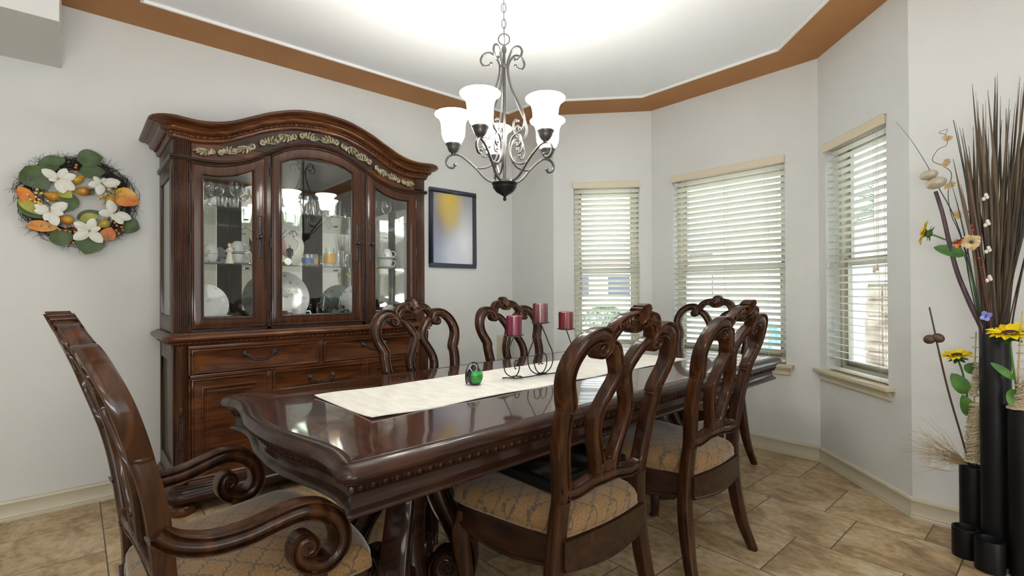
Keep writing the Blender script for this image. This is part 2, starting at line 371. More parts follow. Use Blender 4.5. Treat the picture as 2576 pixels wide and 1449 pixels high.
# ceiling: white slab above, bronze border band under it, thin white lip at its inner edge
st(MB().box(-3.9, 4.7, -4.6, 4.0, 2.757, 2.9).build('ceiling', M['ceil'], smooth=0))
def polyring(mb, A, B, z0, z1):
    n = len(A)
    rings = [[(*p, z0) for p in A], [(*p, z0) for p in B], [(*p, z1) for p in B], [(*p, z1) for p in A]]
    mb.ringgrid([[r[i] for r in rings] for i in range(n)])
TO = [(XL,-0.051),(XL,YR),(-3.084,YR),(-2.45,3.797),(-1.15,3.797),(-0.5585,YR),(1.9,YR),(1.9,-0.051)]
TI = inset(TO, 0.318, True)
b = MB(); polyring(b, TO, TI, HC, 2.757); st(b.build('trim_1', M['bronze'], smooth=0, label='bronze painted border round the tray ceiling'))
b = MB(); polyring(b, TI, inset(TO, 0.331, True), HC-0.003, 2.757); st(b.build('trim_2', M['white'], smooth=0, label='thin white lip inside the bronze ceiling border'))
# bulkhead over the passage at far left
st(MB().box(XL-0.02, -3.02, -4.4, -0.051, 2.396, 2.757).build('trim_3', M['wall'], smooth=0, label='dropped bulkhead box at the top left corner'))
# walls
T = 0.16
st(MB().box(XL-T, XL, -4.6, YR+T, -0.05, 2.8).build('wall_left', M['wall'], smooth=0))
st(MB().box(XL, -3.084, YR, YR+T, -0.05, 2.8).build('wall_corner_left', M['wall'], smooth=0))
st(MB().box(-0.5585, 4.7, YR, YR+T, -0.05, 2.8).build('wall_right', M['wall'], smooth=0))
st(MB().box(4.5, 4.7, -4.6, YR, -0.05, 2.8).build('wall_far_right', M['wall'], smooth=0))
st(MB().box(XL, 4.5, -4.6, -4.4, -0.05, 2.8).build('wall_back', M['wall'], smooth=0))
WINS = [('left', (-3.084,YR), (-2.45,3.797), 0.181, 0.757, 27), ('middle', (-2.45,3.797), (-1.15,3.797), 0.199, 1.087, 31), ('right', (-1.15,3.797), (-0.5585,YR), 0.085, 0.660, 9)]
ZS, ZH, ZM = 0.640, 2.13, 1.345
for wi, (nm, A, B, s0, s1, tilt) in enumerate(WINS):
    A = Vector(A); B = Vector(B); L = (B-A).length; d = (B-A)/L; nv = Vector((-d.y, d.x))
    def P(s, q, z, A=A, d=d, nv=nv): return (A.x+d.x*s+nv.x*q, A.y+d.y*s+nv.y*q, z)
    def lb(mb, a0, a1, q0, q1, z0, z1, P=P):
        k = len(mb.v); mb.box(a0, a1, q0, q1, z0, z1); mb.xf(lambda p: P(p.x, p.y, p.z), k)
    w = MB(); lb(w, 0 if nm == 'left' else -0.02, s0, 0, T, -0.05, 2.8); lb(w, s1, L if nm == 'right' else L+0.02, 0, T, -0.05, 2.8); lb(w, s0, s1, 0, T, -0.05, ZS-0.02); lb(w, s0, s1, 0, T, ZH+0.002, 2.8)
    st(w.build('wall_bay_'+nm, M['wall'], smooth=0))
    # window unit: frame, two sashes with panes, sill
    root = thing('window_%d' % (wi+1), 'single hung window of the %s bay wall' % nm, 'window'); root['kind'] = 'structure'
    if 'category' in root: del root['category']
    fr = MB(); q0, q1 = 0.085, 0.15
    lb(fr, s0, s0+0.035, q0, q1, ZS, ZH); lb(fr, s1-0.035, s1, q0, q1, ZS, ZH); lb(fr, s0, s1, q0, q1, ZS-0.02, ZS+0.035); lb(fr, s0, s1, q0, q1, ZH-0.045, ZH)
    fr.build('window_frame', M['vinyl'], root, bevel=0.003)
    for sn, z0, z1, qa in (('upper_sash', ZM-0.02, ZH-0.045, 0.118), ('lower_sash', ZS+0.035, ZM+0.025, 0.096)):
        sh = MB(); e = 0.035
        a0, a1 = s0+0.035, s1-0.035
        lb(sh, a0, a0+e, qa, qa+0.022, z0, z1); lb(sh, a1-e, a1, qa, qa+0.022, z0, z1); lb(sh, a0+e, a1-e, qa, qa+0.022, z0, z0+0.04); lb(sh, a0+e, a1-e, qa, qa+0.022, z1-0.04, z1)
        so = sh.build(sn, M['vinyl'], root, bevel=0.002)
        pn = MB(); lb(pn, a0+e, a1-e, qa+0.009, qa+0.013, z0+0.04, z1-0.04); pn.build('glass_pane', M['pane'], so, smooth=0)
    sl = MB(); lb(sl, s0-0.085, s1+0.055, -0.048, 0.0, ZS-0.022, ZS); lb(sl, s0, s1, 0.0, 0.10, ZS-0.022, ZS-0.001)
    prof = [(0.0,ZS-0.022),(-0.034,ZS-0.022),(-0.030,ZS-0.036),(-0.016,ZS-0.046),(-0.012,ZS-0.062),(-0.016,ZS-0.066),(-0.014,ZS-0.075),(0.0,ZS-0.077)]
    k = len(sl.v); sl.grid([[(s0-0.06, q, z) for q, z in prof], [(s1+0.03, q, z) for q, z in prof]]); sl.xf(lambda p: P(p.x, p.y, p.z), k)
    sl.build('window_sill', M['sill'], root, bevel=0.002, label='cream moulded sill')
    # venetian blind: a thing of its own hanging in the opening
    lab = {'left': 'cream slatted blind with slats tilted half closed, left window', 'middle': 'widest cream venetian blind, slats half closed, behind the far end chair', 'right': 'cream venetian blind with slats nearly level, right window beside the vases'}[nm]
    bl = thing('venetian_blind', lab, 'blind', group=None)
    va = MB(); prof = [(-0.024,2.078),(-0.026,2.09),(-0.022,2.10),(-0.024,2.115),(-0.020,2.13),(-0.012,2.13),(-0.012,2.074),(-0.020,2.074)]
    va.grid([[(s0-0.004, q, z) for q, z in prof], [(s1+0.004, q, z) for q, z in prof]]); va.xf(lambda p: P(p.x, p.y, p.z)); lb(va, s0+0.004, s1-0.004, -0.012, 0.045, 2.082, 2.126)
    va.build('valance', M['valance'], bl, label='tan headrail valance')
    th = radians(tilt); ct, sn_ = cos(th), sin(th); qc = 0.032; hw = 0.025
    sb = MB(); z = 2.055
    while z > 0.700:
        pr = []
        for u in (-1, -.5, 0, .5, 1): pr.append((u*hw, 0.0025*(1-u*u)+0.0012))
        for u in (1, .5, 0, -.5, -1): pr.append((u*hw, 0.0025*(1-u*u)-0.0012))
        ring = [(qc+a*ct+b_*sn_, z-a*sn_+b_*ct) for a, b_ in pr]
        sb.grid([[P(s0+0.006, q, zz) for q, zz in ring], [P(s1-0.006, q, zz) for q, zz in ring]]); z -= 0.0443
    sb.build('slats', M['slat'], bl, smooth=50)
    br = MB(); lb(br, s0+0.006, s1-0.006, qc-0.025, qc+0.025, 0.650, 0.664); br.build('bottom_rail', M['slat'], bl, bevel=0.003)
    cs = [s0+0.075, s1-0.075] if nm != 'middle' else [s0+0.12, (s0+s1)/2, s1-0.14]
    ld = MB()
    for c in cs:
        for q in (qc-hw-0.002, qc+hw+0.002): ld.tube([P(c, q, 2.08), P(c, q, 0.655)], 0.0009, 4)
        ld.tube([P(c+0.012, qc, 2.08), P(c+0.012, qc, 0.655)], 0.0008, 4)
    ld.build('ladder_cord', M['cord'], bl)
    for c, zb in ((s0+0.035, 1.40), (s0+0.045, 1.24)) if nm == 'left' else (((s0+0.05, 1.22), (s1-0.055, 1.36)) if nm == 'middle' else ((s0+0.03, 1.35), (s1-0.10, 1.30), (s1-0.075, 1.31))):
        lc = MB().tube([P(c, -0.004, 2.08), P(c+0.002, -0.006, zb)], 0.0009, 4).build('lift_cord', M['cord'], bl)
        tz = MB().lathe([(0.001,0.0),(0.006,-0.006),(0.0075,-0.03),(0.006,-0.036),(0.001,-0.037)], (0,0,0), 10); tz.xf(lambda p, c=c, zb=zb: Vector(P(c+0.002, -0.006, zb))+p)
        tz.build('tassel', M['valance'], lc)
# baseboards (mitred)
bprof = [(0.0,0.0),(0.014,0.0),(0.015,0.012),(0.011,0.016),(0.013,0.022),(0.010,0.030),(0.008,0.055),(0.010,0.078),(0.013,0.086),(0.015,0.092),(0.012,0.103),(0.005,0.106),(0.0,0.106)]
BN = ['left', 'corner_left', 'bay_left', 'bay_middle', 'bay_right', 'right', 'far_right']
for i in range(7):
    rings = []
    for e in (i, i+1):
        ring = []
        for o_, z in bprof:
            ip = inset(RP, o_+0.0005)[e]; ring.append((ip[0], ip[1], z))
        rings.append(ring)
    st(MB().grid(rings).build('baseboard_'+BN[i], M['trim'], smooth=30))
# wall outlet low on the right wall
ol = thing('wall_outlet', 'white outlet plate low on the right wall behind the dried grass', 'outlet', (-0.449, YR, 0.337))
MB().box(-0.036,0.036,-0.006,0,-0.058,0.058).build('cover_plate', M['white'], ol, bevel=0.002)
so = MB(); so.box(-0.017,0.017,-0.009,-0.005,0.008,0.036); so.box(-0.017,0.017,-0.009,-0.005,-0.036,-0.008); so.build('socket', M['china'], ol, bevel=0.003)
# ribbed vent grille on the left wall near the corner
vg = thing('wall_vent', 'small cream louvred vent grille low in the far corner', 'vent', (XL, 3.12, 0.60))
MB().box(0,0.008,-0.10,0.09,-0.20,0.15).build('vent_frame', M['trim'], vg, bevel=0.002)
lv = MB()
for k in range(22): lv.box(0.006,0.014,-0.085,0.075,-0.185+k*0.015,-0.177+k*0.015)
lv.build('louvres', M['trim'], vg)
# small sensor on the short return wall
se = MB().box(-3.605,-3.575,YR-0.022,YR,2.405,2.475).build('motion_sensor', M['white'], bevel=0.004)
tag(se, 'small white sensor box high on the wall corner behind the chandelier', 'sensor')

# ============================================================ OUTSIDE (seen through the blinds)
G = mat('pale_concrete', (0.52,0.50,0.47), 0.8)
st(MB().box(-70, 60, 4.2, 160, -0.30, -0.16).build('outside_ground', noise_mat('desert_ground', [(0.3,(0.42,0.40,0.36)),(0.7,(0.60,0.57,0.52))], nscale=0.4, rough=0.9), smooth=0))
hp = MB(); ridge = [(-160,0),(-130,9),(-112,13),(-96,18),(-84,15),(-70,12),(-52,8),(-30,9),(-8,5),(20,7),(60,0)]
rp_ = cr([(a, 0, h_) for a, h_ in ridge], 5); front = [(p.x, 140+3*sin(p.x*.2), -1) for p in rp_]; top = [(p.x, 152+4*sin(p.x*.13), p.z+0.6*sin(p.x*1.7)) for p in rp_]; back = [(p.x, 175, -1) for p in rp_]
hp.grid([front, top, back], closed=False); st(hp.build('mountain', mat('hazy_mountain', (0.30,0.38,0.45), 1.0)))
hs = thing('neighbour_house', 'pink stucco house across the street, seen through the middle blind', 'house', (-11.5, 20.5, -0.16))
stc = noise_mat('pink_stucco', [(0.3,(0.50,0.38,0.34)),(0.7,(0.56,0.44,0.40))], nscale=3, rough=0.9); rf = noise_mat('grey_green_roof', [(0.3,(0.20,0.24,0.22)),(0.7,(0.28,0.32,0.30))], nscale=8, rough=0.9)
MB().box(-8,8,0,7,0,2.9).build('wall', stc, hs, smooth=0)
r_ = MB(); r_.add([(-8.5,-.5,2.85),(8.5,-.5,2.85),(8.5,7.5,2.85),(-8.5,7.5,2.85),(-4,3.5,4.6),(4,3.5,4.6)], [(0,1,5,4),(1,2,5),(2,3,4,5),(3,0,4),(3,2,1,0)]); r_.build('roof', rf, hs, smooth=0)
dk = mat('dark_window', (0.06,0.07,0.09), 0.1); wh = mat('white_trim_outside', (0.75,0.77,0.8), 0.5)
for x in (-6.2, -3.6, 1.9, 5.6):
    wf = MB().box(x-.75,x+.75,-0.06,0.0,0.9,2.2).build('window', wh, hs, smooth=0)
    MB().box(x-.66,x+.66,-0.08,-0.055,1.0,2.1).build('pane', dk, wf, smooth=0)
dr = MB().box(-1.2,-0.2,-0.05,0,0,2.1).build('door', mat('brown_door', (0.12,0.06,0.04), 0.5), hs, smooth=0)
gr = thing('garage', 'pale garage with a panelled door beyond the right window', 'garage', (-4.4, 12.6, -0.16))
MB().box(-1.9,4.2,0,6,0,3.1).build('wall', stc, gr, smooth=0)
gd = MB().box(-0.6,3.2,-0.05,0,0,2.3)
for k in range(4):
    for j in range(4): gd.box(-0.5+j*0.94,0.3+j*0.94,-0.075,-0.045,0.1+k*0.56,0.52+k*0.56)
gd.build('garage_door', mat('garage_door_white', (0.62,0.68,0.78), 0.5), gr, bevel=0.01)
stn = noise_mat('tan_field_stone', [(0.35,(0.22,0.15,0.10)),(0.5,(0.45,0.34,0.24)),(0.7,(0.58,0.48,0.38))], nscale=5, detail=2, rough=0.9)
pc = thing('porch_column', 'tan stone porch column just outside the right window', 'column', (-1.22, 6.35, -0.16))
sb = MB(); random.seed(3); z = 0.0
while z < 1.35:
    h_ = random.uniform(.10,.17); y0 = 0
    for sgn in (0, 1):
        for k in range(3):
            w_ = 0.42/3; sb.box(-.21+k*w_+.006, -.21+(k+1)*w_-.006, -.21-random.uniform(0,.02) if sgn == 0 else .19, -.19 if sgn == 0 else .21+random.uniform(0,.02), z+.006, z+h_-.006)
            sb.box(-.21-random.uniform(0,.02) if sgn == 0 else .19, -.19 if sgn == 0 else .21+random.uniform(0,.02), -.21+k*w_+.006, -.21+(k+1)*w_-.006, z+.006, z+h_-.006)
    z += h_
sb.box(-.2,.2,-.2,.2,0,1.4); sb.build('stone_base', stn, pc, bevel=0.012)
MB().box(-.24,.24,-.24,.24,1.38,1.45).build('stone_cap', G, pc, bevel=0.01); MB().box(-.15,.15,-.15,.15,1.45,3.0).build('post', stc, pc, bevel=0.01)
# palm
leafg = mat('palm_green', (0.16,0.24,0.14), 0.6); bark = noise_mat('palm_bark', [(0.4,(0.20,0.15,0.10)),(0.6,(0.36,0.28,0.2))], nscale=12, rough=0.9)
pt = thing('palm_tree', 'small palm with arching fronds outside the right window', 'palm', (-1.9, 9.5, -0.16))
MB().lathe([(0.20,0),(0.15,0.4),(0.14,1.2),(0.16,2.3),(0.10,2.5)], seg=12, cap0=True, cap1=True).build('trunk', bark, pt)
random.seed(5)
for k in range(22):
    a = 2*pi*k/22*2.4+random.random(); el = random.uniform(.15,1.25); Lf = random.uniform(1.1,1.5)
    path = []
    for j in range(9):
        t_ = j/8; r0 = Lf*t_*cos(el*(1-.3*t_)); zz = 2.45+Lf*t_*sin(el)-0.95*t_*t_*Lf*.7; path.append(Vector((r0*cos(a), r0*sin(a), zz)))
    fr = MB(); fr.tube(path, lambda t: 0.012*(1-.8*t), 5)
    side = Vector((-sin(a), cos(a), 0))
    for j in range(1, 8):
        for h_ in (0, .5):
            p = path[j].lerp(path[j+1] if j < 8 else path[j], h_); tg = (path[j]-path[j-1]).normalized()
            for s_ in (-1, 1):
                l_ = .42*sin(pi*min(1,(j+h_+.6)/9)); q = p + side*s_*l_*.8 + tg*l_*.6 - V(0,0,.12*l_)
                fr.add([p-tg*.012, p+tg*.012, q], [(0,1,2)])
    fr.build('frond', leafg, pt)
sh_m = noise_mat('shrub_green', [(0.3,(0.10,0.15,0.08)),(0.7,(0.24,0.32,0.18))], nscale=30, rough=0.8)
for k, (x, y, r0, lab) in enumerate([(-9.6,13.0,.7,'round shrub in the yard seen through the left blind'),(-11.4,14.6,.9,'larger bushy shrub left of the round one, beyond the left blind')]):
    sbm = MB(); random.seed(20+k)
    for j in range(700):
        a = random.uniform(0,2*pi); b_ = random.uniform(0,pi*.5); rr = r0*random.uniform(.75,1); p = V(rr*cos(a)*cos(b_), rr*sin(a)*cos(b_), rr*sin(b_)*.9)
        u = V(random.gauss(0,1),random.gauss(0,1),random.gauss(0,1)).normalized()*.07; w_ = V(random.gauss(0,1),random.gauss(0,1),random.gauss(0,1)).normalized()*.035
        sbm.add([p-u,p+w_,p+u,p-w_],[(0,1,2,3)])
    rt = thing('shrub', lab, 'shrub', (x,y,-.16)); sbm.build('foliage', sh_m, rt); MB().lathe([(.06,0),(.03,.5)],seg=6).build('stem', bark, rt)
# teal plate on a stand just outside the middle window
gp = thing('garden_plate_stand', 'round teal and white plate on a wire stand outside the middle window', 'garden ornament', (-1.93, 4.75, -0.16), radians(10))
pl = noise_mat('teal_white_glaze', [(0.42,(0.75,0.80,0.78)),(0.5,(0.14,0.50,0.55)),(0.6,(0.60,0.74,0.72))], nscale=7, detail=1, rough=0.2)
q = MB().lathe([(0,0),(0.12,0.0),(0.20,0.03),(0.21,0.035),(0.12,0.012),(0,0.012)], seg=40); q.mat(Matrix.Translation((0,0,.83)) @ Matrix.Rotation(radians(75), 4, 'X')); q.build('plate', pl, gp)
q = MB()
for s_ in (-1,1): q.tube([(s_*.16,.12,0),(s_*.12,0.0,.62),(s_*.10,-.05,.66)], .006, 6)
q.tube([(0,.3,0),(0,.06,.8)], .006, 6); q.build('stand', M['black_metal'], gp)
# ============================================================ DINING TABLE
TW, TL = 1.135, 2.76         # over the outer lip
TR = radians(1.3)
tx, ty = -1.098, 0.448        # near left corner of the lip
# table frame: origin at centre of the top; local x across (toward camera +), local y along
ctr = Vector((tx, ty, 0)) + Matrix.Rotation(TR, 3, 'Z') @ Vector((-TW/2, TL/2, 0))
table = thing('dining_table', 'long dark carved wooden dining table with scrolled pedestals', 'table', (ctr.x, ctr.y, 0), TR)
def table_outline():
    hx, hy = TW/2, TL/2; pts = []
    R = 0.055
    def endcurve(sgn):
        out = []
        for k in range(41):
            s = -1+2*k/40; x = s*(hx-0.095)
            a = abs(s); y = 0.034*cos(a*pi*0.62) if a < .8 else 0
            y = sm([0,.25,.5,.72,.88,1.0],[0.036,0.030,0.010,-0.008,-0.012,-0.006])(a)
            out.append((x, y))
        return out
    # near end (y = -hy), from +x to -x ; going clockwise seen from above
    e = endcurve(1)
    for x, y in reversed(e): pts.append((x, -hy+0.012-y))
    # corner lobe -x,-y
    for k in range(9):
        a = radians(-100-8*k*1.375); 
        pts.append((-hx+0.048+0.048*cos(radians(250-k*70/8)) , -hy+0.048+0.048*sin(radians(250-k*70/8))))
    for k in range(1, 12): pts.append((-hx+0.0, -hy+0.07+(TL-0.14)*k/12))
    for k in range(9): pts.append((-hx+0.048+0.048*cos(radians(180-k*70/8)), hy-0.048+0.048*sin(radians(180-k*70/8))))
    for x, y in e: pts.append((x, hy-0.012+y))
    for k in range(9): pts.append((hx-0.048+0.048*cos(radians(70-k*70/8)), hy-0.048+0.048*sin(radians(70-k*70/8))))
    for k in range(1, 12): pts.append((hx, hy-0.07-(TL-0.14)*k/12))
    for k in range(9): pts.append((hx-0.048+0.048*cos(radians(0-k*70/8)), -hy+0.048+0.048*sin(radians(0-k*70/8))))
    return pts
OUT = table_outline()
def off(pts, d):       # inset a closed outline by d (vertex normals)
    n = len(pts); out = []
    for i in range(n):
        a, b, c = Vector(pts[i-1]), Vector(pts[i]), Vector(pts[(i+1) % n])
        t = ((b-a).normalized()+(c-b).normalized()).normalized(); nn = Vector((-t.y, t.x))   # outline is clockwise -> left normal is outward
        out.append(Vector((b.x-nn.x*d, b.y-nn.y*d)))
    P_ = [Vector(p) for p in pts]
    for _ in range(60):
        bad = False
        for i in range(n):
            j = (i+1) % n
            if (out[j]-out[i]).dot(P_[j]-P_[i]) < 0:
                m_ = (out[i]+out[j])/2; e_ = (P_[j]-P_[i]).normalized()*1e-5; out[i] = m_-e_; out[j] = m_+e_; bad = True
        if not bad: break
    return [(p.x, p.y) for p in out]
tprof = [(0.047,0.7660),(0.0455,0.7659),(0.0445,0.7650),(0.042,0.7652),(0.036,0.7665),(0.026,0.7660),(0.012,0.7600),(0.003,0.7500),(0.0,0.7400),(0.004,0.7310),(0.014,0.7255),(0.026,0.7230),(0.030,0.7190),
         (0.028,0.7160),(0.033,0.7100),(0.040,0.7000),(0.046,0.6900),(0.042,0.6865),(0.043,0.6835),(0.052,0.6810)]
aprof = [(0.056,0.6830),(0.054,0.6700),(0.052,0.6560),(0.044,0.6490),(0.034,0.6440),(0.030,0.6385),(0.034,0.6330),(0.044,0.6310),(0.075,0.6310),(0.080,0.66),(0.085,0.683)]
def table_ring(prof, cap):
    mb = MB(); rings = []
    for o_, z in prof: rings.append([(x, y, z) for x, y in off(OUT, o_)])
    return mb, rings
mb, rings = table_ring(tprof, True)
mb.grid(rings, True, True, True)
# cut the top in two ends and two leaves
me = bpy.data.meshes.new('tmp'); me.from_pydata([tuple(p) for p in mb.v], [], mb.f)
seams = [-1.38-9, -0.508, -0.018, 0.470, 9]   # local y of the leaf joints
for i in range(4):
    bm = bmesh.new(); bm.from_mesh(me); bmesh.ops.recalc_face_normals(bm, faces=bm.faces); bmesh.ops.triangulate(bm, faces=[f for f in bm.faces if len(f.verts) > 4])
    for s_, keep in ((seams[i], 1), (seams[i+1], -1)):
        if abs(s_) > 5: continue
        g = bm.verts[:]+bm.edges[:]+bm.faces[:]
        r_ = bmesh.ops.bisect_plane(bm, geom=g, plane_co=(0, s_+keep*0.0007, 0), plane_no=(0, keep, 0), clear_inner=True)
        eds = [e for e in r_['geom_cut'] if isinstance(e, bmesh.types.BMEdge)]
        bmesh.ops.contextual_create(bm, geom=eds)
    m2 = bpy.data.meshes.new('tabletop'); bm.to_mesh(m2); bm.free()
    m2.polygons.foreach_set('use_smooth', [True]*len(m2.polygons)); m2.set_sharp_from_angle(angle=radians(40))
    m2.materials.append(M['table_top']); m2.materials.append(M['table_wood'])
    for p in m2.polygons: p.material_index = 0 if (abs(p.center.z-0.7660) < 6e-5 and p.normal.z > .999) else 1
    o = bpy.data.objects.new('tabletop' if i in (0, 3) else 'table_leaf', m2); COL.objects.link(o); o.parent = table
bpy.data.meshes.remove(me)
mb, rings = table_ring(aprof, False); mb.ringgrid(rings).build('apron', M['table_wood'], table, smooth=40)
# egg and dart carving round the cove
cv = MB(); eg = off(OUT, 0.036); tot = 0; nextd = 0
for i in range(len(eg)):
    a, b_ = Vector(eg[i]), Vector(eg[(i+1) % len(eg)]); L = (b_-a).length; t_ = (b_-a).normalized(); nn = Vector((-t_.y, t_.x))
    while nextd < tot+L:
        p = a+t_*(nextd-tot); rot = Matrix.Rotation(math.atan2(t_.y, t_.x), 3, 'Z')
        cv.sphere((p.x-nn.x*0.0075, p.y-nn.y*0.0075, 0.7020), 1, 10, 6, (0.0088, 0.0085, 0.0125), rot)
        q = p+t_*0.0165; cv.sphere((q.x-nn.x*0.0045, q.y-nn.y*0.0045, 0.7010), 1, 6, 4, (0.0028, 0.0065, 0.013), rot)
        for s_ in (-1, 1):
            q = p+t_*0.0115*s_; cv.sphere((q.x-nn.x*0.0045, q.y-nn.y*0.0045, 0.7035), 1, 6, 4, (0.0018, 0.0065, 0.0105), rot)
        nextd += 0.033
    tot += L
cv.build('carved_molding', M['table_wood'], table, smooth=60)
# pedestals
def pedestal(yc):
    pd = bpy.data.objects.new('pedestal', None); COL.objects.link(pd); pd.parent = table; pd.location = (0, yc, 0)
    MB().lathe([(0.0,0.05),(0.085,0.05),(0.09,0.10),(0.07,0.14),(0.055,0.2),(0.06,0.34),(0.075,0.42),(0.06,0.5),(0.09,0.56),(0.10,0.6)], seg=24).build('column', M['table_wood'], pd)
    hb = MB(); oc = []
    def plan(r): return [(r*cos(radians(45*k+22.5)), r*sin(radians(45*k+22.5))) for k in range(8)]
    cross = []
    for k in range(4):
        a = radians(45+90*k); w_ = 0.068; R_ = 0.28
        d_ = V(cos(a), sin(a)); n_ = V(-sin(a), cos(a))
        cross += [tuple(d_*0.12-n_*0.11), tuple(d_*(R_-.03)-n_*w_), tuple(d_*R_-n_*(w_-.03)), tuple(d_*R_+n_*(w_-.03)), tuple(d_*(R_-.03)+n_*w_)]
    cc = [(p[0], p[1]) for p in cross]
    hb.prism(cc, 0.0, 0.028); hb.prism([(x*.93, y*.93) for x, y in cc], 0.028, 0.05)
    hb.build('plinth', M['table_wood'], pd, bevel=0.006)
    MB().box(-.42,.42,-.34,.34,0.600,0.640).build('top_block', M['table_wood'], pd, bevel=0.01)
    for k in range(4):
        a = radians(45+90*k)
        path = cr([(0.115,0,0.61),(0.100,0,0.53),(0.105,0,0.45),(0.130,0,0.38),(0.165,0,0.32),(0.195,0,0.26),(0.215,0,0.19),(0.205,0,0.12),(0.165,0,0.085),(0.125,0,0.10),(0.110,0,0.14),(0.130,0,0.175),(0.160,0,0.170),(0.170,0,0.145)], 5)
        lg = MB().sweep(path, (0,1,0), CARVE, lin([0,.3,.5,.7,.85,1],[.046,.042,.044,.040,.026,.014]), 0.045)
        lg.lathe([(0,-0.040),(0.055,-0.038),(0.060,-.03),(0.060,.03),(0.055,0.038),(0,0.040)], (0.150,0,0.137), 20, 'y')
        for j in range(7):   # carved leaf lobes on the outer face of the scroll
            t_ = j/6; ang = radians(60-150*t_); r0 = 0.088
            lg.sphere((0.150+r0*cos(ang), 0, 0.150+r0*1.12*sin(ang)), 1, 8, 6, (0.014, 0.036, 0.016))
        for s_ in (-1, 1):
            lg.tube([(0.150+0.042*(1-.1*j)*cos(j*.7), s_*0.042, 0.137+0.042*(1-.1*j)*sin(j*.7)) for j in [q_*.25 for q_ in range(33)]], 0.006, 6)
        lg.mat(Matrix.Rotation(a, 4, 'Z')); lg.build('scroll_leg', M['table_wood'], pd, smooth=45)
pedestal(-0.86); pedestal(0.86)
# ============================================================ things on the table
TZ = 0.7662
def T2W(x, y, z=0):   # table local -> world
    return Vector((ctr.x, ctr.y, 0)) + Matrix.Rotation(TR, 3, 'Z') @ Vector((x, y, z))
lin_m = noise_mat('ivory_linen', [(0.3,(0.66,0.65,0.59)),(0.7,(0.80,0.79,0.74))], scale=(1,3,1), nscale=12, rough=0.85, bump=0.3, bscale=300)
rn = MB(); nx_, ny_ = 12, 90; A0 = V(-1.943,0.695); A1 = V(-1.474,0.706); B1 = V(-1.502,2.685); B0 = V(-1.975,2.68)
rows = []
for j in range(ny_+1):
    v = j/ny_; row = []
    for i in range(nx_+1):
        u = i/nx_; p = (A0*(1-u)+A1*u)*(1-v)+(B0*(1-u)+B1*u)*v
        z = TZ+0.0033+0.0010*sin(v*23+u*2)+0.0008*sin(u*7+v*41)
        eg_ = max(0, 1-min(u, 1-u)*12); z += eg_*0.0012*(1+sin(v*31))
        ce = max(0, 1-v*14); z += ce*0.004*abs(1-2*u)**3
        row.append((p.x+0.004*sin(v*17)*(u-.5), p.y, z))
    rows.append(row)
rn.grid(rows, closed=False)
low = [[(a, b, c-0.0028) for a, b, c in r] for r in rows]; k0 = len(rn.v); rn.grid(low, closed=False)
n_ = nx_+1
for j in range(ny_):
    for i0 in (0, nx_): rn.f.append((j*n_+i0, (j+1)*n_+i0, k0+(j+1)*n_+i0, k0+j*n_+i0))
for i in range(nx_):
    for j0 in (0, ny_): rn.f.append((j0*n_+i, j0*n_+i+1, k0+j0*n_+i+1, k0+j0*n_+i))
o = rn.build('table_runner', lin_m, smooth=60); tag(o, 'long ivory linen runner down the middle of the dining table', 'table runner')
# grenade shaped ornament
RZ = TZ+0.0075
gm = thing('grenade_ornament', 'small green and black grenade shaped ornament standing on the runner', 'ornament', (-1.700, 1.285, RZ))
grn = mat('bright_green_enamel', (0.03,0.33,0.05), 0.25); blk = mat('gloss_black_enamel', (0.012,0.014,0.014), 0.2)
body = [(0,0),(0.019,0.0),(0.025,0.006),(0.031,0.018),(0.034,0.032),(0.033,0.046),(0.028,0.058),(0.020,0.064),(0.016,0.068)]
MB().lathe(body, seg=32, cap1=True).build('body', grn, gm)
bd = MB()
for z, r in ((0.012,0.0290),(0.0185,0.0318),(0.025,0.0335),(0.0315,0.0345),(0.038,0.0345)): bd.lathe([(r-.0006,z),(r+.0004,z+.0004),(r+.0004,z+.0018),(r-.0006,z+.0022)], seg=32)
bd.lathe([(0,-.0003),(.0195,-.0003),(.026,.006),(.0262,.0075),(.0,.0075)], seg=32)
bd.build('stripes', blk, gm)
sp = MB(); sp.lathe([(0.0285,0.0578),(0.0225,0.0640),(0.018,0.070),(0.016,0.078),(0.012,0.086),(0.013,0.092),(0.006,0.094),(0,0.094)], seg=20)
k0 = len(sp.v); sp.sweep(cr([(-0.006,0,0.094),(-0.018,0,0.090),(-0.030,0,0.072),(-0.038,0,0.045),(-0.038,0,0.018),(-0.034,0,0.002)], 4), (0,1,0), RRECT, 0.002, 0.013)
sp.mat(Matrix.Rotation(radians(40), 4, 'Z'), 0); sp.build('spoon_lever', blk, gm)
sh = MB(); sh.lathe([(0.0348,0.003),(0.0352,0.01),(0.0358,0.03),(0.0352,0.05),(0.03,0.06)], seg=24)
shell = MB()
for z0, z1 in ((0.004,0.06),):
    rr = []
    for z in (0.002,0.012,0.022,0.034,0.046,0.056,0.064):
        r = sm([0,0.006,0.018,0.032,0.046,0.058,0.066],[0.0205,0.0265,0.0325,0.0355,0.0345,0.0295,0.021])(z)
        rr.append([(r*cos(radians(a)), r*sin(radians(a)), z) for a in range(165, 296, 10)])
    shell.grid(rr, closed=False)
shell.build('shell', blk, gm)
rg = MB(); rg.tube([(0.020+0.0*cos(a), 0.0, 0) for a in (0,)], .001) if False else None
pts = [V(0.026, 0.014*cos(a), 0.073+0.0165*sin(a)) for a in [2*pi*k/20 for k in range(20)]]
rg = MB().tube(pts, 0.0016, 6, closed=True); rg.mat(Matrix.Rotation(radians(-48), 4, 'Z')); rg.build('pull_ring', mat('chrome', (0.6,0.6,0.62), 0.15, 1.0), gm)
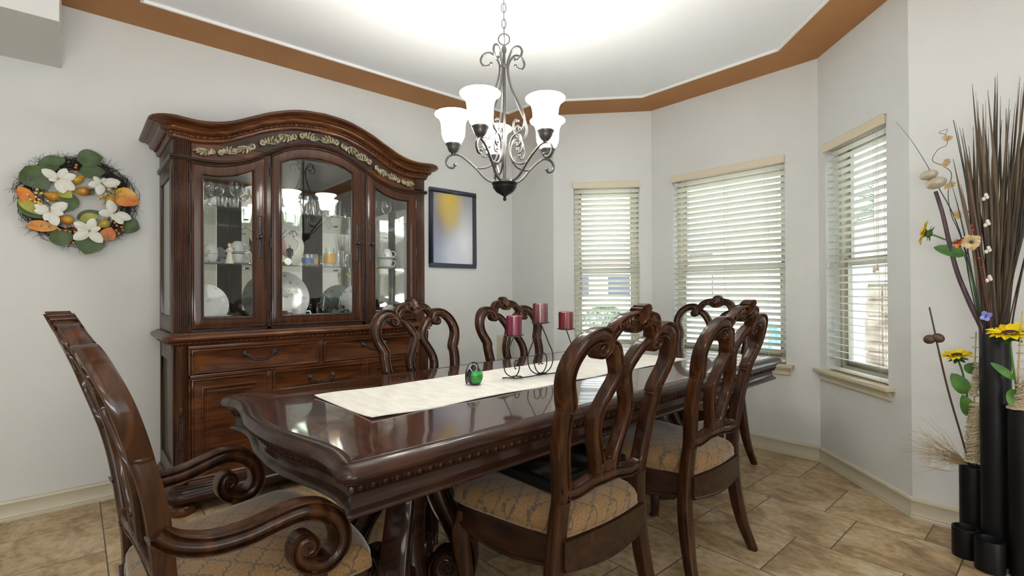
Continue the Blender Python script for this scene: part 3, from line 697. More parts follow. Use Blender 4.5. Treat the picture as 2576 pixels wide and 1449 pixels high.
# wrought iron candle holder
ch = thing('candle_holder', 'black wrought iron candle stand with three curled stems on the runner', 'candle holder', (0,0,0))
irn = M['black_metal']
cpos = [V(-1.688,1.500,0.966), V(-1.662,1.642,1.018), V(-1.628,1.782,0.984)]
bz = RZ+0.003
fr = MB(); ax_ = V(0.0, 1, 0)
# flat base scroll rail running along the stand
fr.tube(cr([(-1.72,1.455,bz),(-1.70,1.47,bz+.002),(-1.675,1.50,bz),(-1.655,1.56,bz+.002),(-1.665,1.64,bz),(-1.645,1.72,bz+.002),(-1.640,1.80,bz),(-1.66,1.83,bz)], 6), 0.0028, 7)
fr.tube(cr([(-1.69,1.50,bz),(-1.72,1.52,bz),(-1.70,1.545,bz),(-1.67,1.53,bz),(-1.68,1.505,bz)], 5), 0.0028, 7)
fr.tube(cr([(-1.66,1.64,bz),(-1.70,1.66,bz),(-1.69,1.695,bz),(-1.655,1.68,bz)], 5), 0.0028, 7)
fr.tube(cr([(-1.64,1.78,bz),(-1.67,1.80,bz),(-1.65,1.835,bz),(-1.62,1.81,bz)], 5), 0.0028, 7)
fr.build('base_scroll', irn, ch)
def stem_curl(mb, top, base, d, bulge, sc=1.0):
    # stem from the pan down in an S to the base, ending in an upward curl
    t, b_ = Vector(top), Vector(base); d = Vector((d[0], d[1], 0)).normalized()
    def Q(u, z): return V(t.x*(1-0)+0, t.y, 0)+d*u+V(0,0,z)
    h_ = t.z-b_.z
    pts = [Q(0, t.z), Q(bulge*.35, t.z-h_*.12), Q(bulge*1.0, t.z-h_*.38), Q(bulge*1.55, t.z-h_*.62), Q(bulge*1.35, t.z-h_*.85), Q(bulge*.5, b_.z+.006), Q(-bulge*.35, b_.z+h_*.06), Q(-bulge*.75, b_.z+h_*.20), Q(-bulge*.70, b_.z+h_*.36), Q(-bulge*.35, b_.z+h_*.42), Q(-bulge*.05, b_.z+h_*.34), Q(-bulge*.10, b_.z+h_*.22), Q(-bulge*.32, b_.z+h_*.22)]
    mb.tube(cr(pts, 7), 0.0027, 7)
ev = V(cos(_psi), sin(_psi))      # stand lies roughly across the view from the near side of the table
for (c, dd, bu) in ((cpos[0], (-.35,-.9), 0.032), (cpos[1], (-.2,-1), 0.045), (cpos[1], (.2,1), 0.045), (cpos[2], (.35,.9), 0.030)):
    sm_ = MB(); stem_curl(sm_, c, (0,0,bz), dd, bu); sm_.build('curled_stem', irn, ch)
for c in cpos:
    MB().lathe([(0,-.002),(.030,-.002),(.044,.003),(.0455,.005),(.030,.0005),(0,.0005)], tuple(c), 32).build('candle_pan', irn, ch)
def waxm(nm, a, b_, c_):
    return noise_mat(nm, [(0.35,a),(0.5,b_),(0.66,c_)], scale=(14,14,1.2), nscale=2.2, detail=3, rough=0.32, Coat_Weight=0.2)
cm = [waxm('magenta_wax', (0.085,0.004,0.022), (0.14,0.006,0.035), (0.22,0.02,0.06)), waxm('mauve_streaked_wax', (0.06,0.006,0.012), (0.11,0.025,0.030), (0.26,0.12,0.11)), waxm('red_streaked_wax', (0.09,0.004,0.010), (0.13,0.008,0.015), (0.27,0.06,0.06))]
labs = ['magenta pillar candle on the leftmost pan of the iron stand', 'mauve streaked pillar candle on the highest middle pan', 'dark red pillar candle on the rightmost pan of the stand']
for c, m_, lb_, hh in zip(cpos, cm, labs, (.092,.094,.084)):
    cn = thing('pillar_candle', lb_, 'candle', (c.x, c.y, c.z+.0008), group=None); r = .036
    MB().lathe([(0,0),(r,0),(r,hh-.003),(r-.003,hh),(r*.6,hh-.003),(0,hh-.005)], seg=36).build('wax', m_, cn, smooth=40)
    MB().tube([(0,0,hh-.006),(.001,0,hh+.004)], .0012, 5).build('wick', M['black'], cn)
# ============================================================ CHAIRS
# chair frame: origin on the floor under the rear of the seat, +x = the way the seat faces, y across
xb = sm([0.0, 0.12, 0.30, 0.46, 0.56, 0.75, 0.95, 1.05, 1.13], [-0.052, -0.014, 0.014, 0.014, 0.004, -0.022, -0.078, -0.116, -0.152])
def lean(mb, k0=0): return mb.xf(lambda p: (p.x+xb(p.z), p.y, p.z), k0)
def make_chair(arm=False):
    k = 1.08 if arm else 1.0
    root = bpy.data.objects.new('dining_armchair' if arm else 'dining_chair', None); COL.objects.link(root)
    cw = M['chair_wood']
    def U(u, z, w=0.0): return V(w, u*k, z)
    N = (1, 0, 0)
    for s in (-1, 1):
        # lower stile with its rear leg below
        lg = MB().sweep(cr([U(s*.264,0.0),U(s*.246,.09),U(s*.230,.20),U(s*.219,.33),U(s*.207,.44),U(s*.197,.545)],6), N, RRECT, lin([0,.45,1],[.017,.025,.025]), lin([0,.45,1],[.017,.024,.022]))
        lean(lg); lg.build('leg', cw, root, smooth=40)
        sl = MB()
        sl.sweep(cr([U(s*.197,.535),U(s*.199,.58),U(s*.212,.66),U(s*.224,.74),U(s*.229,.80),U(s*.228,.832)],6), N, CARVE, .0245, .0205)
        arch = cr([U(s*.224,.822),U(s*.226,.842),U(s*.240,.872),U(s*.254,.905),U(s*.260,.940),U(s*.252,.978),U(s*.232,1.012),U(s*.204,1.035),U(s*.172,1.044),U(s*.142,1.040),U(s*.121,1.022),U(s*.117,.999),U(s*.132,.984),U(s*.150,.988),U(s*.156,1.004),U(s*.147,1.014),U(s*.138,1.008)],6)
        sl.sweep(arch, N, CARVE, lin([0,.10,.2,.40,.52,.62,.72,.85,1],[.024,.027,.0245,.0265,.026,.020,.013,.009,.005]), lin([0,.5,1],[.0215,.0215,.024]))
        sl.lathe([(0,-.019),(.022,-.018),(.025,-.014),(.025,.014),(.022,.018),(0,.019)], (0, s*.139*k, 1.003), 20, 'x')
        for (uu, zz) in ((.247,.838),(.207,.818)): sl.sphere((0, s*uu*k, zz), .0085, 12, 8, (2.35,1,1))
        lean(sl); sl.build('stile', cw, root, smooth=50)
    # crest rail
    top = [(0,1.112),(.022,1.112),(.045,1.108),(.075,1.102),(.098,1.090),(.116,1.072),(.126,1.052),(.124,1.034)]
    bot = [(.108,1.018),(.094,1.024),(.088,1.036),(.074,1.054),(.056,1.060),(.038,1.054),(.020,1.044),(0,1.041)]
    half = cr([(a, 0, b_) for a, b_ in top], 3) + cr([(a, 0, b_) for a, b_ in bot], 3)
    poly = [(p.x, p.z) for p in half]; full = poly + [(-a, b_) for a, b_ in reversed(poly[1:-1])]
    crs = MB()
    def plate(mb, poly, levels):
        n = len(poly); P = [Vector(p) for p in poly]; nr = []
        A_ = sum(P[i].x*P[(i+1) % n].y-P[(i+1) % n].x*P[i].y for i in range(n))
        for i in range(n):
            t_ = ((P[i]-P[i-1]).normalized()+(P[(i+1) % n]-P[i]).normalized()); t_ = t_.normalized() if t_.length > 1e-6 else V(1,0)
            nn = Vector((-t_.y, t_.x)); nr.append(nn if A_ > 0 else -nn)
        mb.grid([[(w, (P[i].x+nr[i].x*d_)*k, P[i].y+nr[i].y*d_) for i in range(n)] for w, d_ in levels])
    plate(crs, full, [(-.014,.008),(-.019,.006),(-.0185,.002),(-.015,0),(.015,0),(.0185,.002),(.019,.006),(.014,.008)])
    for sgn in (-1, 1):        # carved on both faces
        for a in range(-4, 5):
            an = radians(90-a*13); r1 = .062*(1-.018*a*a); 
            crs.tube([(sgn*.018, .012*cos(an)*k, 1.062+.010*sin(an)), (sgn*.0235, .35*r1*cos(an)*k, 1.062+.55*r1*sin(an)), (sgn*.020, r1*cos(an)*.82*k, 1.064+r1*sin(an))], lambda t: .0022+.0034*t, 6)
        for s in (-1, 1):
            crs.tube([(sgn*.020, s*(.040+.0115*(1-.07*j)*cos(2.6+j*.62))*k, 1.080+.0115*(1-.07*j)*sin(2.6+j*.62)) for j in range(12)], .0038, 6)
            for j in range(5):
                crs.tube(cr([(sgn*.016, s*(.052+.012*j)*k, 1.094-.005*j), (sgn*.0215, s*(.054+.0125*j)*k, 1.082-.004*j), (sgn*.018, s*(.048+.011*j)*k, 1.070-.003*j)],3), lambda t: .0046*(1-.5*t), 6)
            crs.tube(cr([(sgn*.019, s*.022*k, 1.056), (sgn*.021, s*.05*k, 1.068), (sgn*.020, s*.082*k, 1.066), (sgn*.019, s*.104*k, 1.046), (sgn*.018, s*.112*k, 1.030)],4), .0040, 6)
    for a in range(-4, 5):      # scalloped shell top running over the thickness
        an = radians(90-a*13); r1 = .064*(1-.018*a*a)
        crs.tube([(-.021, r1*cos(an)*.82*k, 1.062+r1*sin(an)), (.021, r1*cos(an)*.82*k, 1.062+r1*sin(an))], .0058, 8)
    lean(crs); crs.build('crest_rail', cw, root, smooth=50)
    # splat
    sp = MB()
    for s in (-1, 1):
        st_ = cr([U(s*.128,.998),U(s*.108,1.008),U(s*.088,1.004),U(s*.066,.988),U(s*.046,.962),U(s*.030,.938),U(s*.022,.915),U(s*.030,.888),U(s*.050,.852),U(s*.070,.812),U(s*.079,.772),U(s*.074,.728),U(s*.060,.684),U(s*.045,.644),U(s*.037,.606),U(s*.036,.575)],5)
        sp.sweep(st_, N, CARVE, lin([0,.15,.5,.8,1],[.015,.0205,.0205,.021,.026]), .0185)
    plate(sp, [(-.030,.945),(.030,.945),(.026,.915),(.036,.885),(.012,.893),(0,.897),(-.012,.893),(-.036,.885),(-.026,.915)], [(-.016,.002),(-.018,.005),(.018,.005),(.016,.002)])
    plate(sp, [(-.040,.572),(.040,.572),(.036,.618),(0,.632),(-.036,.618)], [(-.016,0),(-.018,.003),(.018,.003),(.016,0)])
    for sgn in (-1,1): sp.sphere((sgn*.018,0,.640), .005, 8, 5)
    lean(sp); sp.build('splat', cw, root, smooth=50)
    lr = MB().sweep(cr([U(-.200,.600),U(-.186,.574),U(-.150,.562),U(-.10,.567),U(-.06,.574),U(0,.574),U(.06,.574),U(.10,.567),U(.150,.562),U(.186,.574),U(.200,.600)],5), N, CARVE, lin([0,.2,.8,1],[.018,.022,.022,.018]), .0195)
    lean(lr); lr.build('lower_rail', cw, root, smooth=50)
    # seat frame
    D, wb, wf = .470, .205*k, .262*k
    def plan(ins=0.0, z=0):
        pts = []
        ctrl = [(-.012+ins, -wb+ins), (D*.5, -(wb+wf)/2-.006+ins), (D-.05, -wf-.004+ins), (D-.012-ins*.6, -wf+.018+ins), (D+.012-ins, -wf*.55), (D+.024-ins, 0), (D+.012-ins, wf*.55), (D-.012-ins*.6, wf-.018-ins), (D-.05, wf+.004-ins), (D*.5, (wb+wf)/2+.006-ins), (-.012+ins, wb-ins)]
        p = cr([(a, b_, 0) for a, b_ in ctrl], 5); return [(q.x, q.y) for q in p]
    outer = plan(0.006); n_ = len(outer)
    tot = [0]
    for i in range(1, n_): tot.append(tot[-1]+(Vector(outer[i])-Vector(outer[i-1])).length)
    Ltot = tot[-1]; sf = MB(); rings = []
    side = sm([0,.06,.16,.26,.33,.36],[.335,.330,.318,.340,.366,.376]); 
    def zb(i):
        t_ = tot[i]/Ltot; t_ = min(t_, 1-t_)
        return sm([0,.05,.14,.24,.315,.345,.37,.42,.46,.5],[.345,.338,.318,.328,.366,.380,.372,.345,.334,.322])(t_)
    inner = plan(0.030)
    for i in range(n_):
        x, y = outer[i]; xi, yi = inner[i]; zz = zb(i); e = .004
        ox, oy = (x-xi)*.25, (y-yi)*.25
        rings.append([(x,y,.432),(x,y,zz+.013),(x+ox,y+oy,zz+.010),(x+ox*1.2,y+oy*1.2,zz+.004),(x+ox,y+oy,zz),(x,y,zz-.002),(xi,yi,zz),(xi,yi,.432)])
    rings = [r for r in rings]; sf.grid(rings, True, True, True)
    # rear apron
    rr = []
    for j in range(17):
        y = -wb+2*wb*j/16; zz = .345-.020*cos((j/16-.5)*pi)-.0; x = -.006-.012*cos((j/16-.5)*pi)
        rr.append([(x-.011,y,.432),(x-.011,y,zz+.012),(x-.016,y,zz+.008),(x-.016,y,zz+.002),(x-.010,y,zz),(x+.012,y,zz),(x+.012,y,.432)])
    sf.grid(rr); sf.build('seat_frame', M['chair_wood_h'], root, smooth=40)
    # cushion
    cen = V(D*.5, 0)
    ctrl = [(.004,-wb+.016),(.06,-wb-.004),(D*.5,-(wb+wf)/2-.010),(D-.06,-wf-.008),(D-.016,-wf+.010),(D+.012,-wf*.62),(D+.028,0),(D+.012,wf*.62),(D-.016,wf-.010),(D-.06,wf+.008),(D*.5,(wb+wf)/2+.010),(.06,wb+.004),(.004,wb-.016),(-.012,wb*.5),(-.018,0),(-.012,-wb*.5)]
    loop = [Vector((p.x, p.y)) for p in cr([(a, b_, 0) for a, b_ in ctrl], 5, True)]
    levels = [(1.0-.02,.430),(1.0,.436),(1.012,.448),(1.012,.466),(.985,.482),(.93,.494),(.84,.503),(.70,.510),(.5,.515),(.25,.518),(.04,.519)]
    cu = MB().grid([[(cen.x+(p.x-cen.x)*f_, p.y*f_, z) for p in loop] for f_, z in levels])
    cu.tube([(cen.x+(p.x-cen.x)*1.012, p.y*1.012, .4405) for p in loop], .0038, 6, closed=True)
    cu.build('seat_cushion', M['fabric'], root, smooth=60)
    # cabriole front legs
    for s in (-1, 1):
        yy = s*(wf-.030); x0 = D-.040
        o_ = V(.70, s*.71, 0).normalized()
        P0 = [(.0,.400),(.006,.36),(.018,.325),(.016,.27),(.003,.19),(-.006,.11),(-.004,.05),(.008,.018),(.010,.0)]
        pts = [V(x0, yy, z)+o_*q for q, z in P0]
        lg = MB().sweep(cr(pts,5), (s*.71,-.70,0) if False else (0.71,-s*.70,0), RRECT, lin([0,.3,.6,.85,1],[.030,.031,.021,.018,.021]), lin([0,.3,.6,.85,1],[.030,.031,.021,.018,.021]))
        lg.build('leg', cw, root, smooth=40)
    if arm:
        A = [(-.018,.676),(.007,.651),(.042,.634),(.079,.625),(.118,.624),(.158,.628),(.201,.638),(.245,.647),(.280,.646),(.317,.631),(.347,.601),(.359,.567),(.357,.536),(.341,.514),(.316,.505),(.287,.511),(.262,.527),(.252,.550),(.256,.572),(.271,.578),(.284,.567),(.283,.553),(.272,.547)]
        for s in (-1, 1):
            def ys(x): return s*(.243+.050*max(0,min(1,(x+.02)/.30))) 
            pts = cr([(x, ys(x), z) for x, z in A], 5)
            am = MB().sweep(pts, (0,1,0), CARVE, lin([0,.12,.4,.55,.75,.88,1],[.021,.022,.024,.022,.020,.016,.010]), .0275)
            am.lathe([(0,-.024),(.018,-.023),(.020,-.018),(.020,.018),(.018,.023),(0,.024)], (.270, s*.293, .561), 18, 'y')
            am.build('armrest', cw, root, smooth=50)
            sp_ = MB().sweep(cr([(.300,s*.290,.512),(.302,s*.289,.48),(.296,s*.284,.44),(.290,s*.276,.37)],4), (0,1,0), RRECT, .022, .022)
            sp_.build('arm_support', cw, root, smooth=40)
    return root
def put(root, x, y, deg, label, group=None):
    root.location = (x, y, 0); root.rotation_euler = (0, 0, radians(deg)); tag(root, label, 'chair', group); return root
ch0 = make_chair(False)
put(ch0, -1.010, 1.280, 180+.5, 'carved dining chair nearest the camera with a black frame lying on its seat')
c1 = copy_tree(ch0); put(c1, -1.015, 2.030, 180+1, 'carved dining chair with empty seat, camera side of table, next to the right windows')
c2 = copy_tree(ch0); put(c2, -2.425, 1.480, 1.5, 'carved dining chair on the far side, in front of the china cabinet')
c3 = copy_tree(ch0); put(c3, -2.440, 2.200, 1.5, 'carved dining chair on the far side, behind the candles')
a0 = make_chair(True)
put(a0, -1.505, 0.124, 90+4.5, 'dining armchair with scrolled arms at the left near end of the table')
a1 = copy_tree(a0); put(a1, -1.715, 3.365, -90+1, 'dining armchair at the far head of the table before the middle window')
# framed picture lying on the nearest seat
pf = thing('framed_picture', 'black shadow-box frame with a dark photo lying on the nearest chair seat', 'picture frame', (-1.275, 1.352, 0.5185), radians(1))
fm = MB(); fw, fl_, bw = .155, .205, .028
for a_, b_, c_, d_ in ((-fw,fw,-fl_,-fl_+bw),(-fw,fw,fl_-bw,fl_),(-fw,-fw+bw,-fl_+bw,fl_-bw),(fw-bw,fw,-fl_+bw,fl_-bw)): fm.box(a_, b_, c_, d_, 0, .034)
fm.build('frame', M['black'], pf, bevel=.003)
ph = noise_mat('dark_photograph', [(0.42,(0.008,0.008,0.009)),(0.52,(0.05,0.05,0.05)),(0.62,(0.16,0.16,0.155))], nscale=7, detail=2, rough=0.15, Coat_Weight=1.0)
MB().box(-fw+bw-.002, fw-bw+.002, -fl_+bw-.002, fl_-bw+.002, .004, .014).build('photograph', ph, pf)
# ============================================================ CHINA CABINET
YC = 1.152; HWD = 0.768          # centre along the wall, half width
XF, XB = -3.10, XL+0.012         # base front, back
XU = -3.13                       # upper front
cab = thing('china_cabinet', 'large carved cherry china cabinet with arched top and three glass doors', 'cabinet', (XL+0.25, YC, 0))
_cab0 = Vector(cab.location)
class CB(MB):
    def build(s, name, m, parent=None, **kw):
        s.xf(lambda p: p-_cab0)      # parts are stored relative to the cabinet
        return super().build(name, m, parent, **kw)
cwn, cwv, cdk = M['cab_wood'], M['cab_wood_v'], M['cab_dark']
Tz = lambda u: sm([0,.15,.30,.40,.50,.58,.66,.74,.80],[2.266,2.252,2.205,2.158,2.110,2.086,2.077,2.081,2.085])(abs(u))      # crown top line
Bz = lambda u: sm([0,.10,.20,.30,.38,.46,.55,.66,.78],[2.086,2.076,2.040,1.984,1.938,1.905,1.888,1.884,1.892])(abs(u))      # band under the frieze
def ring_mold(name, mt, hw, xf, zfun, prof, parent, ny=60, xb_=XB, radius=0.0, smooth=40):
    """moulding round left side, front and right side. prof: (out, dz)"""
    b_ = CB(); st_ = []
    st_.append((xb_, -hw, V(0,-1), zfun(hw)))
    if radius:
        for k in range(7):
            a = radians(-90+90*k/6); st_.append((xf-radius+radius*cos(radians(90*k/6-90)+0) if False else xf-radius+radius*sin(radians(90*k/6)), -hw+radius-radius*cos(radians(90*k/6)), V(sin(radians(90*k/6)), -cos(radians(90*k/6))), zfun(hw)))
    else: st_.append((xf, -hw, V(1,-1), zfun(hw)))
    for k in range(1, ny):
        y = -hw+radius+(2*hw-2*radius)*k/ny; st_.append((xf, y, V(1,0), zfun(y)))
    if radius:
        for k in range(6, -1, -1): st_.append((xf-radius+radius*sin(radians(90*k/6)), hw-radius+radius*cos(radians(90*k/6)), V(sin(radians(90*k/6)), cos(radians(90*k/6))), zfun(hw)))
    else: st_.append((xf, hw, V(1,1), zfun(hw)))
    st_.append((xb_, hw, V(0,1), zfun(hw)))
    rings = [[(x+o_.x*a, YC+y+o_.y*a, z+dz) for a, dz in prof] for x, y, o_, z in st_]
    return b_.grid(rings).build(name, mt, parent=parent, smooth=smooth)
# --- base
bs = CB().box(XB, XF-.02, YC-.750, YC+.750, .15, .89)
bs.build('base_carcass', cwn, cab)
for s in (-1, 1):   # framed side panels
    q = CB(); y0 = YC+s*.750; y1 = YC+s*.766
    a_, b_ = sorted((y0, y1))
    q.box(XB, XB+.06, a_, b_, .15, .89); q.box(XF-.075, XF-.02, a_, b_, .15, .89); q.box(XB+.06, XF-.075, a_, b_, .80, .89); q.box(XB+.06, XF-.075, a_, b_, .15, .25)
    q.box(XB, XF-.02, *sorted((y0, YC+s*.755)), .15, .89); q.build('side_panel', M['side_wood'], cab, bevel=.003)
# front face rails and stiles
fr = CB()
def fbox(y0, y1, z0, z1, x0=XF-.02, x1=XF): fr.box(x0, x1, YC+y0, YC+y1, z0, z1)
fbox(-.702,.702,.868,.89); fbox(-.702,.702,.712,.731); fbox(-.702,.702,.150,.172); fbox(-.702,-.690,.17,.87); fbox(.690,.702,.17,.87)
fbox(-.0125,.0125,.73,.87); fbox(-.312,-.286,.17,.715); fbox(.286,.312,.17,.715); fbox(-.29,.29,.52,.54); fbox(-.29,.29,.345,.365)
fr.build('face_frame', cwn, cab, bevel=.002)
def panel_front(name, y0, y1, z0, z1, steps, x=XF, mt=cwn, parent=cab, topf=None, label=None):
    """raised / recessed rectangular front: steps = (inset, dx)"""
    b_ = CB(); rings = []
    N = 12
    for ins, dx in steps:
        ring = []
        a0, a1, c0 = y0+ins, y1-ins, z0+ins
        top = (lambda y: z1) if topf is None else topf
        ring += [(x+dx, YC+a0+(a1-a0)*k/N, c0) for k in range(N+1)]
        ring += [(x+dx, YC+a1, c0+(top(a1)-ins-c0)*k/4) for k in range(1, 4)]
        ring += [(x+dx, YC+a1-(a1-a0)*k/N, top(a1-(a1-a0)*k/N)-ins) for k in range(N+1)]
        ring += [(x+dx, YC+a0, top(a0)-ins-(top(a0)-ins-c0)*k/4) for k in range(1, 4)]
        rings.append(ring)
    b_.grid(rings, True, True, True); return b_.build(name, mt, parent=parent, smooth=35, label=label)
dst = [(0,-.016),(0,.002),(.003,.006),(.007,.007),(.011,.004),(.015,-.001),(.019,-.0015),(.022,-.005),(.030,-.007)]
def bail(parent, y, z, w=.078):
    h_ = bpy.data.objects.new('handle', None); 
    b_ = CB(); X = XF+.003
    for s in (-1, 1):
        b_.lathe([(0,0),(.014,.001),(.0155,.003),(.013,.005),(.008,.007),(.007,.012),(.009,.016),(.006,.020),(0,.021)], (X, YC+y+s*w, z+.012), 20, 'x')
        for k in range(16):
            a = 2*pi*k/16; b_.sphere((X+.003, YC+y+s*w+.0145*cos(a), z+.012+.0145*sin(a)), .0026, 6, 4)
    b_.tube(cr([(X+.017,YC+y-w,z+.010),(X+.022,YC+y-w*.82,z+.004),(X+.024,YC+y-w*.62,z-.012),(X+.024,YC+y-w*.40,z-.022),(X+.025,YC+y,z-.026),(X+.024,YC+y+w*.40,z-.022),(X+.024,YC+y+w*.62,z-.012),(X+.022,YC+y+w*.82,z+.004),(X+.017,YC+y+w,z+.010)],5), lambda t: .0036+.0022*sin(pi*t), 8)
    for k in range(-3, 4): b_.sphere((X+.026, YC+y+k*.0085, z-.024+abs(k)*.0012), .0062-abs(k)*.0004, 8, 5, (1,.62,1.25))
    for s in (-1, 1): b_.sphere((X+.026, YC+y+s*.030, z-.014), .0042, 8, 5)
    bpy.data.objects.remove(h_); return b_.build('handle', M['pewter'], parent=parent, smooth=60, label='dark pewter bail handle')
for y0, y1, hy in ((-.688,-.0145,-.352),(.0145,.688,.352)):
    dw = panel_front('drawer', y0, y1, .733, .866, dst); bail(dw, hy, .812)
for z0, z1 in ((.542,.710),(.367,.518),(.174,.343)):
    dw = panel_front('drawer', -.284, .284, z0, z1, dst); bail(dw, 0, (z0+z1)/2+.012, .070)
dsp = [(0,-.016),(0,.002),(.003,.006),(.007,.007),(.011,.004),(.015,0),(.046,0),(.049,.004),(.053,.005),(.057,.002),(.062,-.004),(.072,-.006),(.076,-.003),(.080,-.003),(.084,-.006)]
for y0, y1, hx_ in ((-.688,-.314,-.342),(.314,.688,.342)):
    dr = panel_front('door', y0, y1, .174, .710, dsp)
    CB().lathe([(0,0),(.012,.001),(.010,.004),(.005,.007),(.005,.014),(.010,.020),(.009,.026),(0,.028)], (XF+.004, YC+hx_, .50), 16, 'x').build('handle', M['pewter'], dr, label='dark pewter knob')
    hg = CB()
    yy = YC+(-.690 if y0 < 0 else .690)
    for z in (.27,.62): hg.lathe([(0,-.022),(.003,-.022),(.003,.022),(0,.022)], (XF+.004, yy, z), 8)
    hg.build('hinge', M['pewter'], dr)
for s in (-1, 1):   # canted corner posts with a leaf and bell-flower drop
    b_ = CB(); yc_ = YC+s*.734
    sec = [(-.036,-.02),(-.036,.000),(-.031,.004),(-.027,.001),(-.023,.005),(-.012,.011),(0,.013),(.012,.011),(.023,.005),(.027,.001),(.031,.004),(.036,.000),(.036,-.02)]
    def postring(z, f_): return [(XF+dx*(f_ if dx > 0 else 1), yc_+dy, z) for dy, dx in sec]
    b_.grid([postring(.165,1.6),postring(.185,2.0),postring(.200,1.2),postring(.205,.9),postring(.35,1.0),postring(.60,1.15),postring(.78,1.5),postring(.84,1.9),postring(.875,2.2),postring(.888,2.2)])
    for k in range(24):
        z = .235+k*.0125
        for q in (-1, 1): b_.sphere((XF+.0125, yc_+q*.013, z), .0042, 6, 4, (1,1,1.2)); b_.sphere((XF+.0145, yc_+q*.006, z+.006), 1, 6, 4, (.003,.0045,.0075))
    b_.sphere((XF+.016, yc_, .545), 1, 8, 6, (.006,.011,.028)); b_.build('corner_post', cwv, cab, smooth=45)
# waist moulding with beads
wprof = [(-.02,.885),(.0,.885),(.006,.888),(.008,.893),(.014,.896),(.018,.904),(.022,.912),(.026,.914),(.038,.917),(.045,.924),(.046,.933),(.041,.941),(.030,.946),(.020,.948),(.016,.953),(-.005,.956),(-.05,.957)]
ring_mold('waist_molding', cwn, .768, XF, lambda u: 0.0, wprof, cab, ny=4, radius=.03)
bd = CB()
for k in range(-49, 50):
    y = k*.0152
    if k % 2 == 0: bd.sphere((XF+.0215, YC+y, .9035), .0078, 10, 6)
    else: bd.sphere((XF+.018, YC+y, .9030), 1, 6, 4, (.0045,.0026,.0095))
for s in (-1, 1):
    for k in range(1, 14): bd.sphere((XF-.02-k*.030, YC+s*(.768+.0195), .9035), .0068, 8, 6)
bd.tube([(XF-.43,YC-.7875,.9035),(XF-.02,YC-.7875,.9035),(XF+.006,YC-.780,.9035),(XF+.0175,YC-.758,.9035),(XF+.0185,YC,.9035),(XF+.0175,YC+.758,.9035),(XF+.006,YC+.780,.9035),(XF-.02,YC+.7875,.9035),(XF-.43,YC+.7875,.9035)], .0035, 6)
bd.build('bead_carving', cwn, cab, smooth=60)
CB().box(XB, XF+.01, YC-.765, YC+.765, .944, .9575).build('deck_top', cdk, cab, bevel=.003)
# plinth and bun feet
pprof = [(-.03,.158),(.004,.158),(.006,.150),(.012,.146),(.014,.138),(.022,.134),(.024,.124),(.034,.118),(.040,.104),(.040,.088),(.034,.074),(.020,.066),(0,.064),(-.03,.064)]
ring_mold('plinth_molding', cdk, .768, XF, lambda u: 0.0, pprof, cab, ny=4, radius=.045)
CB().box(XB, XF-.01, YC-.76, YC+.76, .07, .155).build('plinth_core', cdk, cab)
for x in (XF-.035, XB+.07):
    for s in (-1, 1): CB().lathe([(0,0),(.045,0),(.060,.010),(.066,.026),(.062,.044),(.048,.056),(.040,.062),(.048,.068),(0,.070)], (x, YC+s*.722, 0.0), 28).build('bun_foot', cwn, cab, smooth=60)
# --- upper part
UH = .768
for s in (-1, 1):
    q = CB(); a_, b_ = sorted((YC+s*(UH-.018), YC+s*UH))
    q.box(XB, XB+.055, a_, b_, .957, 2.0); q.box(XU-.09, XU-.03, a_, b_, .957, 2.0); q.box(XB+.055, XU-.09, a_, b_, 1.80, 2.0); q.box(XB+.055, XU-.09, a_, b_, .957, 1.045)
    sp_ = q.build('side_frame', M['side_wood'], cab, bevel=.003)
    CB().box(XB+.055, XU-.09, YC+s*(UH-.010)-.002, YC+s*(UH-.010)+.002, 1.045, 1.80).build('side_glass', M['door_glass'], sp_, smooth=0)
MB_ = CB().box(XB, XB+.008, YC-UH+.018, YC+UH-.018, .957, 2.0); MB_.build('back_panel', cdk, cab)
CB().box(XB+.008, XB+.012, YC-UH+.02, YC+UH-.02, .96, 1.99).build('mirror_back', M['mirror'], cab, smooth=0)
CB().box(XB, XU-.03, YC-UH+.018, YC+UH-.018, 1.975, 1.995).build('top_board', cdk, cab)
for s in (-1, 1):
    pl_ = CB(); y0, y1 = s*UH, s*(UH-.088); ring = []
    nf = 9; pts = []
    c0 = YC+min(y0, y1); wdt = .088
    pts.append((XU-.045, c0))
    for k in range(nf*6+1):
        t_ = k/(nf*6); fl = abs(sin(pi*nf*t_)); bulge = .010*sin(pi*t_)
        pts.append((XU-.006+bulge+.0045*fl, c0+.004+(wdt-.008)*t_))
    pts.append((XU-.045, c0+wdt))
    pl_.grid([[(x, y, z) for x, y in pts] for z in (.957, 1.885)]); pl_.grid([[(x, y, z) for x, y in pts] for z in (1.905, 2.0)])
    pl_.build('fluted_pilaster', cwv, cab, smooth=50)
# frieze board with curved top and bottom
fz = CB(); ra = []; N = 80
zt = lambda u: Tz(u)-.075; zbm = lambda u: Bz(u)-.012
fz.grid([[(XU-.02, YC-UH+.085+(2*UH-.17)*i/N, 0) for i in range(0)] or [(XU-.025, YC+u_, zbm(u_)), (XU-.004, YC+u_, zbm(u_)), (XU-.004, YC+u_, zt(u_)), (XU-.025, YC+u_, zt(u_))] for u_ in [-UH+.088+(2*UH-.176)*i/N for i in range(N+1)]])
fz.build('frieze', cwn, cab, smooth=30)
bprof2 = [(-.01,-.014),(.004,-.014),(.010,-.011),(.012,-.006),(.008,-.003),(.012,.001),(.012,.007),(.007,.011),(-.01,.012)]
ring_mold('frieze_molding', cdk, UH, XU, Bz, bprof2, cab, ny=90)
cprof = [(-.01,-.100),(.004,-.100),(.012,-.098),(.017,-.092),(.016,-.086),(.019,-.080),(.024,-.066),(.030,-.063),(.042,-.060),(.050,-.053),(.052,-.045),(.048,-.039),(.052,-.034),(.066,-.028),(.072,-.024),(.078,-.026),(.092,-.022),(.100,-.014),(.100,-.006),(.094,0.0),(.080,.002),(-.01,.0)]
